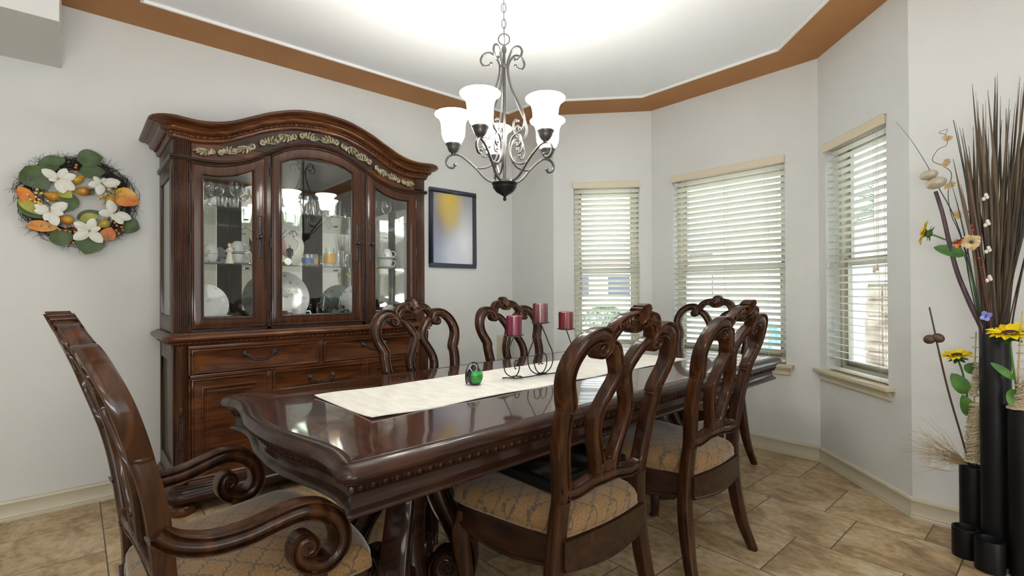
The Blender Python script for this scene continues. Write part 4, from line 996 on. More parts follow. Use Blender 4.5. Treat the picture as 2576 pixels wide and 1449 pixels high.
ring_mold('crown_molding', cwn, UH, XU, Tz, cprof, cab, ny=110, radius=.012)
# solid core behind the crown so that its top reads closed
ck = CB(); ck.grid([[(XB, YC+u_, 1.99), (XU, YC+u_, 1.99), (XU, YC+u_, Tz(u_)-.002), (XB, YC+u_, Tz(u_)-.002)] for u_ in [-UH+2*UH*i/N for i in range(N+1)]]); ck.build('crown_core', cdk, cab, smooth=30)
bc = CB(); u_ = -.775; k = 0
while u_ < .776:
    s_ = (Tz(u_+.004)-Tz(u_-.004))/.008
    if k % 2 == 0: bc.sphere((XU+.0275, YC+u_, Tz(u_)-.0735), .0082, 10, 6)
    else: bc.sphere((XU+.0245, YC+u_, Tz(u_)-.0735), 1, 6, 4, (.0045,.0022,.0105))
    u_ += .0150/sqrt(1+s_*s_); k += 1
for s in (-1, 1):
    for k in range(14): bc.sphere((XU-.02-k*.034, YC+s*(UH+.0255), Tz(UH)-.0735), .0070, 8, 6)
bc.tube([(XU-.46,YC-UH-.0255,Tz(UH)-.0735),(XU-.01,YC-UH-.0255,Tz(UH)-.0735)]+[(XU+.0245,YC+u_,Tz(u_)-.0735) for u_ in [-.775+1.55*i/60 for i in range(61)]]+[(XU-.01,YC+UH+.0255,Tz(UH)-.0735),(XU-.46,YC+UH+.0255,Tz(UH)-.0735)], .0035, 6)
bc.build('bead_carving', cwn, cab, smooth=60)
# gilt scroll carving on the frieze
ca = CB(); X = XU+.004
midz = lambda u: (Tz(u)-.098+Bz(u)+.012)/2
def acanthus(u0, dirn, up, size):
    """one C scroll with a fan of leaf lobes; dirn=+-1 along y, up=+-1"""
    c = V(0, u0, midz(u0)); sl_ = (Tz(u0+.01)-Tz(u0-.01))/.02; an0 = math.atan(sl_)
    def W_(a, b_, x=0.0): 
        a *= dirn; b_ *= up; return (X+x, YC+c.y+a*cos(an0)-b_*sin(an0), c.z+a*sin(an0)+b_*cos(an0))
    S_ = size
    spi = []
    for j in range(22):
        t_ = j/21; r = S_*(.26-.17*t_); a = pi*1.0-t_*pi*2.1; spi.append(W_(.42*S_+r*cos(a), -.04*S_+r*sin(a)*1.0, .004+.003*t_))
    ca.tube([W_(-.95*S_,-.10*S_,.002), W_(-.60*S_,-.27*S_,.003), W_(-.20*S_,-.22*S_,.004)]+spi, lambda t: .0026+.0048*sin(pi*min(1,t*1.1))+.0008, 7)
    for j in range(6):
        t_ = j/5; bx = -.55*S_+.75*S_*t_; bz_ = -.22*S_+.06*S_*t_; Lf = S_*(.30+.26*sin(pi*t_)); a = radians(152-88*t_)
        ex, ez = bx+Lf*cos(a), bz_+Lf*sin(a); hx_, hz_ = bx+Lf*.55*cos(a-.35), bz_+Lf*.55*sin(a-.35)
        ca.tube(cr([W_(bx,bz_,.002), W_(hx_,hz_,.006), W_(ex,ez,.004), W_(ex-.10*S_,ez-.05*S_,.002)],4), lambda t: .0014+.0068*sin(pi*min(1,.15+t*.85)), 6)
    ca.sphere(W_(.42*S_,-.04*S_,.004), .0058, 8, 6); ca.sphere(W_(-.98*S_,-.06*S_,.003), .0056, 8, 6)
for s in (-1, 1):
    for j, (u0, up, sz) in enumerate(((.072,1,.076),(.185,-1,.074),(.300,1,.074),(.412,-1,.070),(.516,1,.066),(.612,-1,.062))):
        acanthus(s*u0, s if j % 2 == 0 else -s, up, sz)
ca.build('gilt_scroll_carving', M['antique'], cab, smooth=60, label='olive gold scrolling leaf carving')
# doors
def glazed_door(y0, y1, z0, topo, g0, g1, gz0, topg, hinge_side, label):
    """topo/topg: top line functions of the door edge and of the glass"""
    b_ = CB(); N = 24; rings = []
    steps = [(0,-.016),(0,.004),(.04,.008),(.10,.009),(.15,.006),(.20,.002),(.25,.003),(.80,.003),(.83,.007),(.90,.007),(.95,.002),(1.0,-.006),(1.0,-.016)]
    def outl(a0, a1, c0, tf):
        r = [(a0+(a1-a0)*k/N, c0) for k in range(N)]
        r += [(a1, c0+(tf(a1)-c0)*k/N) for k in range(N)]
        r += [(a1-(a1-a0)*k/N, tf(a1-(a1-a0)*k/N)) for k in range(N)]
        r += [(a0, tf(a0)-(tf(a0)-c0)*k/N) for k in range(N)]
        return r
    O = outl(y0, y1, z0, topo); I = outl(g0, g1, gz0, topg)
    rings = [[(XU+dx, YC+o_[0]+(i_[0]-o_[0])*f_, o_[1]+(i_[1]-o_[1])*f_) for o_, i_ in zip(O, I)] for f_, dx in steps]
    b_.ringgrid(rings); d_ = b_.build('door', cwv, cab, smooth=35, label=label)
    g = CB(); gi = outl(g0-.002, g1+.002, gz0-.002, lambda y: topg(y)+.002)
    g.grid([[(XU-.012, YC+a, c) for a, c in gi], [(XU-.009, YC+a, c) for a, c in gi]]); 
    g.build('door_glass', M['door_glass'], d_, smooth=0)
    hy = (g1+y1)/2 if hinge_side < 0 else (g0+y0)/2
    h_ = CB(); zc = 1.49
    h_.grid([[(XU+.003, YC+hy-.0075, zc-.115),(XU+.006, YC+hy-.006, zc-.115),(XU+.006, YC+hy+.006, zc-.115),(XU+.003, YC+hy+.0075, zc-.115)],[(XU+.003, YC+hy-.0075, zc+.115),(XU+.006, YC+hy-.006, zc+.115),(XU+.006, YC+hy+.006, zc+.115),(XU+.003, YC+hy+.0075, zc+.115)]])
    for k in range(-5, 6):
        z = zc+k*.0225; r = .013-.0008*abs(k)
        for q in (-1, 1): h_.tube([(XU+.006, YC+hy+q*(.004+r*.7*sin(j*.6)), z-.010+.022*j/5) for j in range(6)], .0024, 5)
    h_.lathe([(0,.004),(.013,.005),(.010,.009),(.005,.012),(.005,.020),(.011,.026),(.012,.032),(.007,.037),(0,.038)], (XU, YC+hy, zc), 18, 'x')
    h_.build('handle', M['pewter'], d_, smooth=60, label='dark pewter filigree handle')
    yy = (y0-.004) if hinge_side < 0 else (y1+.004)
    for z in (1.03, 1.46, min(1.88, topo(yy)-.08)):
        q = CB(); q.lathe([(0,-.028),(.0035,-.028),(.0035,.028),(0,.028)], (XU+.006, YC+yy, z), 8)
        for j in (-.019,-.006,.007,.020): q.lathe([(.0045,j-.0035),(.0045,j+.0035)], (XU+.006, YC+yy, z), 8)
        q.build('hinge', M['pewter'], d_)
so_ = sm([.306,.40,.52,.60,.683],[1.972,1.922,1.882,1.872,1.874])
sg_ = sm([.380,.46,.55,.62],[1.868,1.830,1.810,1.808])
glazed_door(-.683,-.306,.973,lambda y: so_(-y),-.622,-.381,1.034,lambda y: sg_(-y),-1,'left glazed door with a dipping top edge')
glazed_door(.306,.683,.973,lambda y: so_(y),.381,.622,1.034,lambda y: sg_(y),1,'right glazed door with a dipping top edge')
co_ = sm([0,.10,.20,.282],[2.072,2.062,2.028,1.980]); cg_ = sm([0,.10,.17,.218],[1.997,1.988,1.968,1.943])
glazed_door(-.282,.282,.973,lambda y: co_(abs(y)),-.218,.218,1.036,lambda y: cg_(abs(y)),-1,'middle glazed door with an arched top')
ff = CB()
for a_, b_ in ((-.305,-.283),(.283,.305),(-.690,-.684),(.684,.690)):
    ff.grid([[(XU-.02, YC+a_, .957),(XU, YC+a_, .957),(XU, YC+b_, .957),(XU-.02, YC+b_, .957)],[(XU-.02, YC+a_, Bz((a_+b_)/2)-.01),(XU, YC+a_, Bz((a_+b_)/2)-.01),(XU, YC+b_, Bz((a_+b_)/2)-.01),(XU-.02, YC+b_, Bz((a_+b_)/2)-.01)]])
ff.box(XU-.02, XU, YC-.69, YC+.69, .957, .970); ff.build('upper_face_frame', cdk, cab)
# glass shelves
for z in (1.335, 1.66):
    CB().box(XB+.014, XU-.045, YC-UH+.02, YC+UH-.02, z-.007, z).build('glass_shelf', M['shelf_glass'], cab, smooth=0)
    rl = CB()
    for y in (-.30,.30): rl.box(XB+.014, XB+.03, YC+y-.012, YC+y+.012, z-.012, z-.0075)
    rl.build('shelf_clip', M['black'], cab)
# ============================================================ CHINA AND GLASS INSIDE
SH = {0: .9575+.001, 1: 1.3355, 2: 1.6605}
def lathe_thing(name, prof, m, loc, label, cat, seg=24, group=None):
    o = MB().lathe(prof, seg=seg).build(name, m, smooth=60); o.location = loc; tag(o, label, cat, group); return o
flm = bpy.data.materials.new('white_china_with_posies'); flm.use_nodes = True
def china_floral():
    m = mat('china_with_posies', (0.8,0.81,0.8), 0.12, Coat_Weight=0.5); n, l, b_ = nodes(m)
    t_ = n.new('ShaderNodeTexCoord'); v_ = n.new('ShaderNodeTexVoronoi'); v_.inputs['Scale'].default_value = 26
    l.new(t_.outputs['Object'], v_.inputs['Vector']); v2 = n.new('ShaderNodeTexVoronoi'); v2.inputs['Scale'].default_value = 110; l.new(t_.outputs['Object'], v2.inputs['Vector'])
    r = n.new('ShaderNodeValToRGB'); e = r.color_ramp.elements; r.color_ramp.interpolation = 'CONSTANT'
    e[0].position = 0; e[0].color = (.72,.38,.38,1); e[1].position = .35; e[1].color = (.30,.42,.24,1); q = e.new(.6); q.color = (.75,.76,.74,1); q = e.new(.85); q.color = (.45,.45,.65,1)
    sp_ = n.new('ShaderNodeSeparateColor'); l.new(v2.outputs['Color'], sp_.inputs[0]); l.new(sp_.outputs[0], r.inputs[0])
    lt = n.new('ShaderNodeMath'); lt.operation = 'LESS_THAN'; lt.inputs[1].default_value = 0.30; l.new(v_.outputs['Distance'], lt.inputs[0])
    sp2 = n.new('ShaderNodeSeparateColor'); l.new(v_.outputs['Color'], sp2.inputs[0]); gt = n.new('ShaderNodeMath'); gt.operation = 'GREATER_THAN'; gt.inputs[1].default_value = .62; l.new(sp2.outputs[1], gt.inputs[0])
    mu = n.new('ShaderNodeMath'); mu.operation = 'MULTIPLY'; l.new(lt.outputs[0], mu.inputs[0]); l.new(gt.outputs[0], mu.inputs[1])
    mx = n.new('ShaderNodeMix'); mx.data_type = 'RGBA'; l.new(mu.outputs[0], mx.inputs[0]); mx.inputs[6].default_value = (.8,.81,.8,1); l.new(r.outputs[0], mx.inputs[7]); l.new(mx.outputs[2], b_.inputs['Base Color'])
    return m
M['floral'] = china_floral()
gob = [(0,0),(.033,.0),(.034,.002),(.010,.006),(.005,.012),(.0045,.065),(.009,.074),(.026,.088),(.036,.108),(.038,.130),(.034,.160),(.0325,.160),(.036,.130),(.034,.110),(.024,.092),(.006,.080),(0,.079)]
bigg = [(r*1.18, z*1.12) for r, z in gob]
shot = [(0,0),(.018,0),(.020,.004),(.026,.058),(.0245,.058),(.0185,.010),(0,.009)]
tumb = [(0,0),(.031,0),(.033,.006),(.039,.060),(.040,.125),(.038,.125),(.0365,.06),(.030,.012),(0,.011)]
xi = -3.36
CR = M['crystal']
for (y, x, pr, lb_) in [(.575,-3.33,gob,'crystal goblet at the far left of the top cabinet shelf'),(.640,-3.42,bigg,'large crystal goblet behind two shot glasses, top left shelf'),(.735,-3.33,bigg,'large crystal goblet beside the left door handle, top shelf'),(.795,-3.44,gob,'crystal goblet partly behind the left door frame, top shelf'),
                    (1.60,-3.34,bigg,'large crystal goblet on the top shelf behind the right door'),(1.70,-3.30,gob,'faceted crystal goblet rightmost on the top shelf')]:
    lathe_thing('goblet', pr, CR, (x,y,SH[2]), lb_, 'goblet')
for (y, lb_) in [(.640,'left one of two little shot glasses on the top left shelf'),(.700,'right one of two little shot glasses on the top left shelf')]:
    lathe_thing('shot_glass', shot, CR, (-3.25,y,SH[2]), lb_, 'glass')
gl_ = ['leftmost','second','third','fourth','rightmost']
for k, y in enumerate((.945,1.040,1.130,1.225,1.320)):
    lathe_thing('tumbler', tumb, CR, (-3.30-.03*(k % 2),y,SH[2]), '%s clear tumbler on the top shelf behind the middle door' % gl_[k], 'glass')
cup = [(0,0),(.020,0),(.022,.004),(.030,.012),(.038,.032),(.041,.060),(.0395,.060),(.036,.032),(.028,.014),(0,.008)]
def cup_thing(x, y, z, rz, lb_, flip=False, nm='teacup'):
    r = thing(nm, lb_, 'cup', (x, y, z), rz)
    b_ = MB().lathe(cup, seg=28); h_ = MB().tube(cr([(.038,0,.050),(.052,0,.054),(.062,0,.042),(.058,0,.026),(.046,0,.016),(.034,0,.018)],5), .0032, 7)
    if flip: 
        for q in (b_, h_): q.xf(lambda p: (p.x, -p.y, .060-p.z))
    b_.build('body', M['floral'], r, smooth=60); h_.build('handle', M['china'], r, smooth=60); return r
sau = [(0,0),(.030,0),(.034,.003),(.062,.010),(.070,.014),(.0695,.0155),(.060,.012),(.032,.005),(0,.004)]
plate = [(0,0),(.070,0),(.076,.003),(.105,.012),(.128,.018),(.1275,.0195),(.104,.0145),(.074,.0055),(0,.004)]
for (y, x, side) in [(.745,-3.36,'left'),(1.700,-3.30,'right')]:
    z = SH[1]
    lathe_thing('saucer', sau, M['china'], (x,y,z), 'lower white saucer of the cup stack in the %s side of the cabinet' % side, 'saucer', 32)
    cup_thing(x, y, z+.006, radians(75), 'upright floral teacup, lower of the stacked pair, %s side of the cabinet' % side)
    lathe_thing('saucer', sau, M['china'], (x,y,z+.068), 'upper white saucer balanced on the teacup, %s side of the cabinet' % side, 'saucer', 32)
    cup_thing(x, y, z+.0845, radians(70), 'upside-down floral teacup crowning the stack, %s side of the cabinet' % side, True)
lathe_thing('saucer', sau, M['china'], (-3.42,.610,SH[1]), 'white saucer under the rear left cup pair on the middle shelf', 'saucer', 32)
cup_thing(-3.42,.610,SH[1]+.006, radians(200), 'floral teacup upright at the back, behind the angel figurine')
cup_thing(-3.42,.610,SH[1]+.068, radians(200), 'floral teacup upside down at the back, above the angel figurine', True)
# angel figurine
ag = thing('girl_figurine', 'small cream figurine of a praying girl in a long dress, left middle shelf', 'figurine', (-3.24, .675, SH[1]), radians(-30))
crm = mat('cream_resin', (0.72,0.66,0.56), 0.6); hrm = mat('figurine_hair', (0.42,0.30,0.18), 0.7)
b_ = MB().lathe([(0,0),(.023,0),(.022,.01),(.015,.045),(.011,.070),(.013,.080),(.0135,.088),(.006,.094),(.0045,.099)], seg=20)
b_.sphere((0,0,.108), .0105, 12, 8, (1,.9,1.12))
for s in (-1,1): b_.tube(cr([(0,s*.013,.086),(.007,s*.015,.072),(.014,s*.004,.078),(.015,s*.001,.086)],4), .0036, 7)
b_.build('body', crm, ag, smooth=60); MB().sphere((-.003,0,.111), .0112, 12, 8, (1,1.02,1.08)).build('hair', hrm, ag, smooth=60)
# plates and bowls, left and right bottom shelves
def stack(y, x, side, nb):
    z = SH[0]
    bowl = [(0,0),(.045,0),(.048,.005),(.085,.030),(.100,.042),(.099,.044),(.084,.033),(.046,.008),(0,.006)]
    lathe_thing('serving_bowl', bowl, M['china'], (x,y,z), 'white bowl at the bottom of the dish stack, %s side of the cabinet' % side, 'bowl', 36)
    for k in range(nb):
        lathe_thing('dinner_plate', [(r*.86,zz*.75) for r,zz in plate], M['china'], (x,y,z+.036+.009*k), 'white plate in the stack on the %s bottom shelf of the cabinet' % side, 'plate', 36, 'stacked white plates, %s side of the cabinet' % side)
    o = lathe_thing('dinner_plate', [(r*1.02,zz) for r,zz in plate], M['floral'], (x-.11,y-.02,z+.134), 'floral plate standing on edge behind the %s plate stack' % side, 'plate', 40); o.rotation_euler = (0, radians(78), 0)
stack(.600,-3.33,'left',4); stack(1.560,-3.33,'right',4)
# platter in the middle
pt_ = MB().lathe([(0,0),(.105,0),(.112,.003),(.150,.010),(.178,.016),(.177,.018),(.148,.0125),(.108,.0055),(0,.004)], seg=56).build('serving_platter', M['floral'], smooth=60)
pt_.location = (-3.50, 1.035, SH[0]+.178); pt_.rotation_euler = (0, radians(76), 0); tag(pt_, 'large round white platter with a flower spray, standing in the middle cabinet bay', 'platter')
po = MB(); random.seed(9)
for k in range(70):
    a = random.uniform(0,2*pi); r = .055*sqrt(random.random()); po.sphere((r*cos(a)*.6-.02, r*sin(a)*1.3, .0062), .006*random.uniform(.6,1.2), 6, 4, (1,1,.25))
pom = noise_mat('painted_posy', [(0.38,(.30,.42,.22)),(0.48,(.75,.70,.35)),(0.56,(.70,.30,.38)),(0.66,(.45,.48,.70))], nscale=70, detail=1, rough=.3)
po.build('painted_posy', pom, pt_)
mgm = mat('red_glaze', (.42,.02,.03), .2); nvy = mat('dark_snow_sky', (.02,.03,.04), .3)
def mug(x, y, z, rz, m_, lb_, sc=1.0, h=.095, nm='mug', hm=None):
    r = thing(nm, lb_, 'mug', (x,y,z), rz)
    MB().lathe([(0,0),(.036*sc,0),(.038*sc,.003),(.039*sc,h),(.0365*sc,h),(.0355*sc,.008),(0,.006)], seg=32).build('body', m_, r, smooth=50)
    MB().tube(cr([(.038*sc,0,h*.82),(.058*sc,0,h*.84),(.066*sc,0,h*.6),(.060*sc,0,h*.28),(.038*sc,0,h*.18)],5), .005, 8).build('handle', hm or m_, r, smooth=60); return r
snow = noise_mat('snow_scene_glaze', [(.47,(.02,.03,.04)),(.5,(.42,.02,.03)),(.60,(.42,.02,.03)),(.63,(.82,.82,.80))], nscale=22, detail=1, rough=.2)
mug(-3.27,.965,SH[0],radians(80),snow,'dark mug with red and white winter pattern, bottom of the middle bay')
mug(-3.30,1.085,SH[0],radians(75),M['china'],'plain white mug behind the small picture card, middle bay', 1.05, .105)
cdt = thing('photo_card', 'small white-bordered card with a red and white picture, leaning in the middle bay', 'card', (-3.21,1.085,SH[0]), radians(0))
q = MB().box(-.001,.001,-.036,.036,0,.072); q.mat(Matrix.Rotation(radians(-12), 4, 'Y')); q.build('card', M['white'], cdt)
q = MB().box(.001,.0018,-.029,.029,.008,.064); q.mat(Matrix.Rotation(radians(-12), 4, 'Y')); q.build('picture', noise_mat('card_picture', [(.42,(.02,.02,.03)),(.5,(.5,.03,.03)),(.6,(.85,.85,.82))], nscale=40, detail=1, rough=.3), cdt)
for y, lb_ in ((1.235,'teal mason jar mug with a straw left of the pair, middle bay bottom shelf'),(1.345,'teal mason jar mug with a straw beside the middle door edge')):
    r = mug(-3.30,y,SH[0],radians(60),M['teal_glass'],lb_,1.0,.105,'mason_jar_mug')
    MB().lathe([(.036,.105),(.039,.105),(.039,.118),(0,.119)],seg=28).build('lid', mat('jar_lid_red', (.16,.03,.02), .35, .5), r)
    MB().tube([(-.01,0,.02),(.012,0,.185)], .004, 8).build('straw', mat('aqua_straw', (.25,.62,.62), .3), r)
# cutlery rest on the left bottom shelf
kn = thing('cutlery_dish', 'low tray of gold-edged cutlery with white handles, left bottom shelf', 'tray', (-3.28,.755,SH[0]))
MB().box(-.06,.06,-.045,.045,0,.006).build('tray', M['china'], kn, bevel=.002)
gm_ = mat('gold', (.7,.45,.12), .25, 1.0)
for k in range(3): MB().tube(cr([(-.05+.03*k,-.05,.010),(-.04+.03*k,0,.016),(-.03+.03*k,.045,.030)],4), .003, 6).build('utensil', gm_ if k != 1 else M['china'], kn)
# middle shelf of the centre bay
fg = thing('miniature_flag', 'small American flag on a gold stick behind the middle cabinet door', 'flag', (-3.30,.955,SH[1]), radians(-90+15))
MB().lathe([(0,0),(.018,0),(.018,.008),(.004,.012),(0,.012)],seg=16).build('base', M['black'], fg); MB().tube([(0,0,.01),(.012,0,.245)], .002, 6).build('stick', gm_, fg)
def flagm():
    m = mat('stars_and_stripes', (.6,.05,.05), .6); n, l, b__ = nodes(m); t_ = n.new('ShaderNodeTexCoord'); s_ = n.new('ShaderNodeSeparateXYZ'); l.new(t_.outputs['UV'], s_.inputs[0])
    def mt(op, a, c=None):
        q = n.new('ShaderNodeMath'); q.operation = op
        for i, x in enumerate((a, c)):
            if x is None: continue
            if isinstance(x, (int,float)): q.inputs[i].default_value = x
            else: l.new(x, q.inputs[i])
        return q.outputs[0]
    st_ = mt('GREATER_THAN', mt('FRACT', mt('MULTIPLY', s_.outputs[1], 6.5)), .5)
    mx = n.new('ShaderNodeMix'); mx.data_type = 'RGBA'; l.new(st_, mx.inputs[0]); mx.inputs[6].default_value = (.55,.02,.03,1); mx.inputs[7].default_value = (.8,.8,.8,1)
    can = mt('MULTIPLY', mt('LESS_THAN', s_.outputs[0], .42), mt('GREATER_THAN', s_.outputs[1], .46))
    star = mt('LESS_THAN', mt('ADD', mt('POWER', mt('SUBTRACT', mt('FRACT', mt('MULTIPLY', s_.outputs[0], 14.3)), .5), 2), mt('POWER', mt('SUBTRACT', mt('FRACT', mt('MULTIPLY', s_.outputs[1], 9.3)), .5), 2)), .05)
    cx = n.new('ShaderNodeMix'); cx.data_type = 'RGBA'; l.new(star, cx.inputs[0]); cx.inputs[6].default_value = (.015,.03,.16,1); cx.inputs[7].default_value = (.8,.8,.8,1)
    m2_ = n.new('ShaderNodeMix'); m2_.data_type = 'RGBA'; l.new(can, m2_.inputs[0]); l.new(mx.outputs[2], m2_.inputs[6]); l.new(cx.outputs[2], m2_.inputs[7]); l.new(m2_.outputs[2], b__.inputs['Base Color']); return m
me = bpy.data.meshes.new('cloth'); vv = []; ff_ = []; uvs = []
for i in range(13):
    for j in range(9):
        u, v_ = i/12, j/8; vv.append((.012-.0-.10*u*.35-.006*sin(u*9), .008*sin(u*8+v_*2), .235-.085*(1-v_)-.11*u)); uvs.append((u, v_))
for i in range(12):
    for j in range(8): a = i*9+j; ff_.append((a, a+9, a+10, a+1))
me.from_pydata([( .012+.055*p_[0]*0+(-.075)*uvs[k][0], p_[1], p_[2]) for k, p_ in enumerate(vv)], [], ff_); uvl = me.uv_layers.new(name='UVMap')
for lp in me.loops: uvl.data[lp.index].uv = uvs[lp.vertex_index]
me.materials.append(flagm()); me.polygons.foreach_set('use_smooth', [True]*len(me.polygons))
fo = bpy.data.objects.new('cloth', me); COL.objects.link(fo); fo.parent = fg; md = fo.modifiers.new('solid', 'SOLIDIFY'); md.thickness = .0012
# soldier figurine
sg = thing('soldier_figurine', 'tiny uniformed soldier figurine with white cap beside the flag', 'figurine', (-3.25,1.012,SH[1]), radians(0))
navy = mat('navy_cloth', (.012,.014,.03), .6); blu = mat('blue_cloth', (.05,.08,.28), .6); skn = mat('painted_skin', (.55,.33,.22), .5)
b_ = MB(); b_.lathe([(0,.055),(.011,.055),(.010,.075),(.0145,.098),(.015,.106),(.005,.111),(.004,.114)],seg=16)
for s in (-1,1): b_.tube([(0,s*.0155,.104),(.001,s*.018,.085),(.004,s*.0155,.062)], lambda t: .0045-.001*t, 8)
b_.build('jacket', navy, sg, smooth=60); q = MB()
for s in (-1,1): q.tube([(0,s*.005,.057),(0,s*.006,.03),(0,s*.007,.006)], .0055, 8)
q.build('trousers', blu, sg, smooth=60); MB().sphere((.001,0,.122), .0082, 12, 8, (1,.9,1.15)).build('head', skn, sg, smooth=60)
MB().lathe([(0,.128),(.0085,.128),(.0085,.131),(.0115,.134),(.011,.137),(0,.1375)],seg=16).build('cap', M['white'], sg); MB().lathe([(0,0),(.018,0),(.018,.004),(0,.006)],seg=16).build('base', M['black'], sg)
# coin, angel-wing heart, glass mugs, clear bowls
cn = MB().lathe([(0,0),(.022,0),(.0225,.001),(.0225,.003),(.022,.004),(0,.004)],seg=32); cn.mat(Matrix.Rotation(radians(80),4,'Y'))
o = cn.build('coin', mat('silver_coin', (.62,.62,.56), .35, .2)); o.location = (-3.20,.985,SH[1]+.023); tag(o, 'large silver coin standing on edge in front of the soldier figurine', 'coin')
hz = MB(); pl2 = cr([(0,0,.0),(.030,0,.02),(.052,0,.08),(.058,0,.15),(.040,0,.195),(.012,0,.205),(-.008,0,.190),(.006,0,.178),(.022,0,.160),(.012,0,.12),(-.02,0,.08),(-.03,0,.03)],4,True)
hz.prism([(p.x,p.z) for p in pl2], -.006, .006, 'x'); o = hz.build('wing_ornament', mat('ivory_ceramic', (.74,.72,.64), .35), bevel=.003); o.location = (-3.40,1.09,SH[1]); tag(o, 'ivory curved wing ornament standing behind the soldier figurine', 'ornament')
amb = mat('gold_label', (.65,.38,.06), .4)
for k, (y, x, h_, lb_) in enumerate([(1.120,-3.24,.075,'short glass mug with blue band, middle shelf centre'),(1.175,-3.33,.085,'glass mug with small gold emblem, middle shelf centre'),(1.262,-3.25,.125,'tall glass beer mug with gold label behind the middle door'),(1.350,-3.32,.115,'clear glass mug at the right edge of the middle door')]):
    r = mug(x,y,SH[1],radians(70),CR,lb_,.95,h_,'glass_mug')
    MB().lathe([(.0378,.012+h_*.1),(.0382,.012+h_*.1),(.0382,h_*.7),(.0378,h_*.7)],seg=10).build('label', amb if k in (1,2) else mat('blue_label_%d' % k, (.05,.12,.35), .4), r) if k != 3 else None
# oval message disc on the right bottom shelf
od = MB().lathe([(0,0),(.058,0),(.060,.003),(.058,.006),(0,.006)],seg=40); od.mat(Matrix.Rotation(radians(80),4,'Y')); o = od.build('message_plaque', mat('grey_speckled_stone', (.50,.50,.52), .5)); o.location = (-3.26,1.700,SH[0]+.0585); tag(o, 'round grey plaque with script lettering at the right bottom shelf', 'plaque')
ins = MB(); ins.tube(cr([(.0075,-.040,.006),(.0075,-.034,.024),(.0075,-.030,.006),(.0075,-.024,.016),(.0075,-.018,.008),(.0075,-.012,.018),(.0075,-.006,.009),(.0075,0,.019),(.0075,.006,.011),(.0075,.012,.020),(.0075,.020,.016),(.0075,.030,.022)],4), .0007, 4)
star = []
for k in range(10): a = pi/2+2*pi*k/10; r = .007 if k % 2 == 0 else .003; star.append((.010+r*cos(a), -.014+r*sin(a)))
ins.prism(star, .0068, .0080, 'x'); ins.mat(Matrix.Rotation(radians(-10),4,'Y')); ins.build('inscription', M['black'], o, label='black script line and a small star')
# ============================================================ CHANDELIER
CX, CY = -1.772, 1.520
chd = thing('chandelier', 'five light bronze chandelier with scrolled arms and frosted bell shades', 'chandelier', (CX, CY, 0))
nk = M['nickel']
dC = (_F0*1).normalized(); rC = _R0
def azi(deg):      # 0 = toward the viewer's side of the table, + = to the right
    a = radians(deg); return (-dC*cos(a) + rC*sin(a))
shade_m = bpy.data.materials.new('lit_frosted_glass'); shade_m.use_nodes = True
n_, l_, b_ = nodes(shade_m); b_.inputs['Base Color'].default_value = (.9,.9,.88,1); b_.inputs['Roughness'].default_value = .35
b_.inputs['Emission Color'].default_value = (1.0,.97,.93,1); b_.inputs['Emission Strength'].default_value = 17; b_.inputs['Transmission Weight'].default_value = 0.0
tl = n_.new('ShaderNodeBsdfTranslucent'); tl.inputs[0].default_value = (.95,.93,.88,1); ms = n_.new('ShaderNodeMixShader'); ms.inputs[0].default_value = .5
l_.new(b_.outputs[0], ms.inputs[1]); l_.new(tl.outputs[0], ms.inputs[2]); l_.new(ms.outputs[0], n_['Material Output'].inputs[0])
bulb_m = mat('lit_bulb', (1,1,1), .4); nodes(bulb_m)[2].inputs['Emission Color'].default_value = (1,.93,.82,1); nodes(bulb_m)[2].inputs['Emission Strength'].default_value = 8
RA = .245
bowl = MB().lathe([(0,1.600),(.006,1.601),(.008,1.607),(.005,1.613),(.008,1.617),(.016,1.622),(.040,1.636),(.054,1.655),(.057,1.664),(.054,1.668),(.060,1.672),(.061,1.678),(.054,1.682),(.050,1.690),(.012,1.694),(0,1.694)], seg=32)
bowl.sphere((0,0,1.603), .0085, 12, 8); bowl.build('bowl', M['black_metal'], chd, smooth=50)
ro = MB().tube([(0,0,1.69),(0,0,2.30)], .0068, 10); ro.lathe([(0,2.295),(.011,2.295),(.012,2.31),(.008,2.325),(0,2.33)], seg=16); ro.lathe([(0,2.222),(.020,2.222),(.022,2.228),(.020,2.234),(0,2.234)], seg=20); ro.build('stem', nk, chd, smooth=50)
MB().tube([(.0265*cos(a)*rC.x, .0265*cos(a)*rC.y, 2.357+.0265*sin(a)) for a in [2*pi*k/28 for k in range(28)]], .0030, 8, closed=True).build('top_ring', nk, chd, smooth=60)
z = 2.3735; k = 0; chn = MB()
while z < 2.70:
    d_ = rC if k % 2 else dC
    chn.tube([tuple(d_*(.0105*cos(a))+V(0,0,z+.020+.0225*sin(a))) for a in [2*pi*j/16 for j in range(16)]], .0022, 6, closed=True); z += .0375; k += 1
chn.tube([(.002,.002,2.33),(.003,-.002,2.5),(.0,.003,2.74)], .0016, 5); chn.build('chain', nk, chd, smooth=60)
MB().lathe([(0,2.752),(.065,2.752),(.066,2.745),(.055,2.735),(.03,2.722),(.010,2.715),(.008,2.705),(0,2.705)], seg=28).build('canopy', nk, chd)
A_up = [(.062,2.246),(.075,2.236),(.098,2.238),(.112,2.262),(.100,2.288),(.074,2.297),(.050,2.288),(.032,2.262),(.021,2.228),(.026,2.180),(.047,2.115),(.082,2.048),(.112,1.995),(.124,1.950),(.112,1.912),(.085,1.900),(.060,1.914),(.057,1.944),(.072,1.962),(.084,1.952)]
A_arm = [(.030,1.690),(.062,1.686),(.098,1.708),(.135,1.750),(.175,1.788),(.212,1.815),(.245,1.822),(.272,1.808),(.280,1.784),(.268,1.762),(.247,1.758),(.238,1.772)]
A_in = [(.140,1.755),(.100,1.752),(.060,1.768),(.036,1.805),(.034,1.850),(.052,1.886),(.080,1.894),(.100,1.876),(.098,1.848),(.080,1.838),(.072,1.852)]
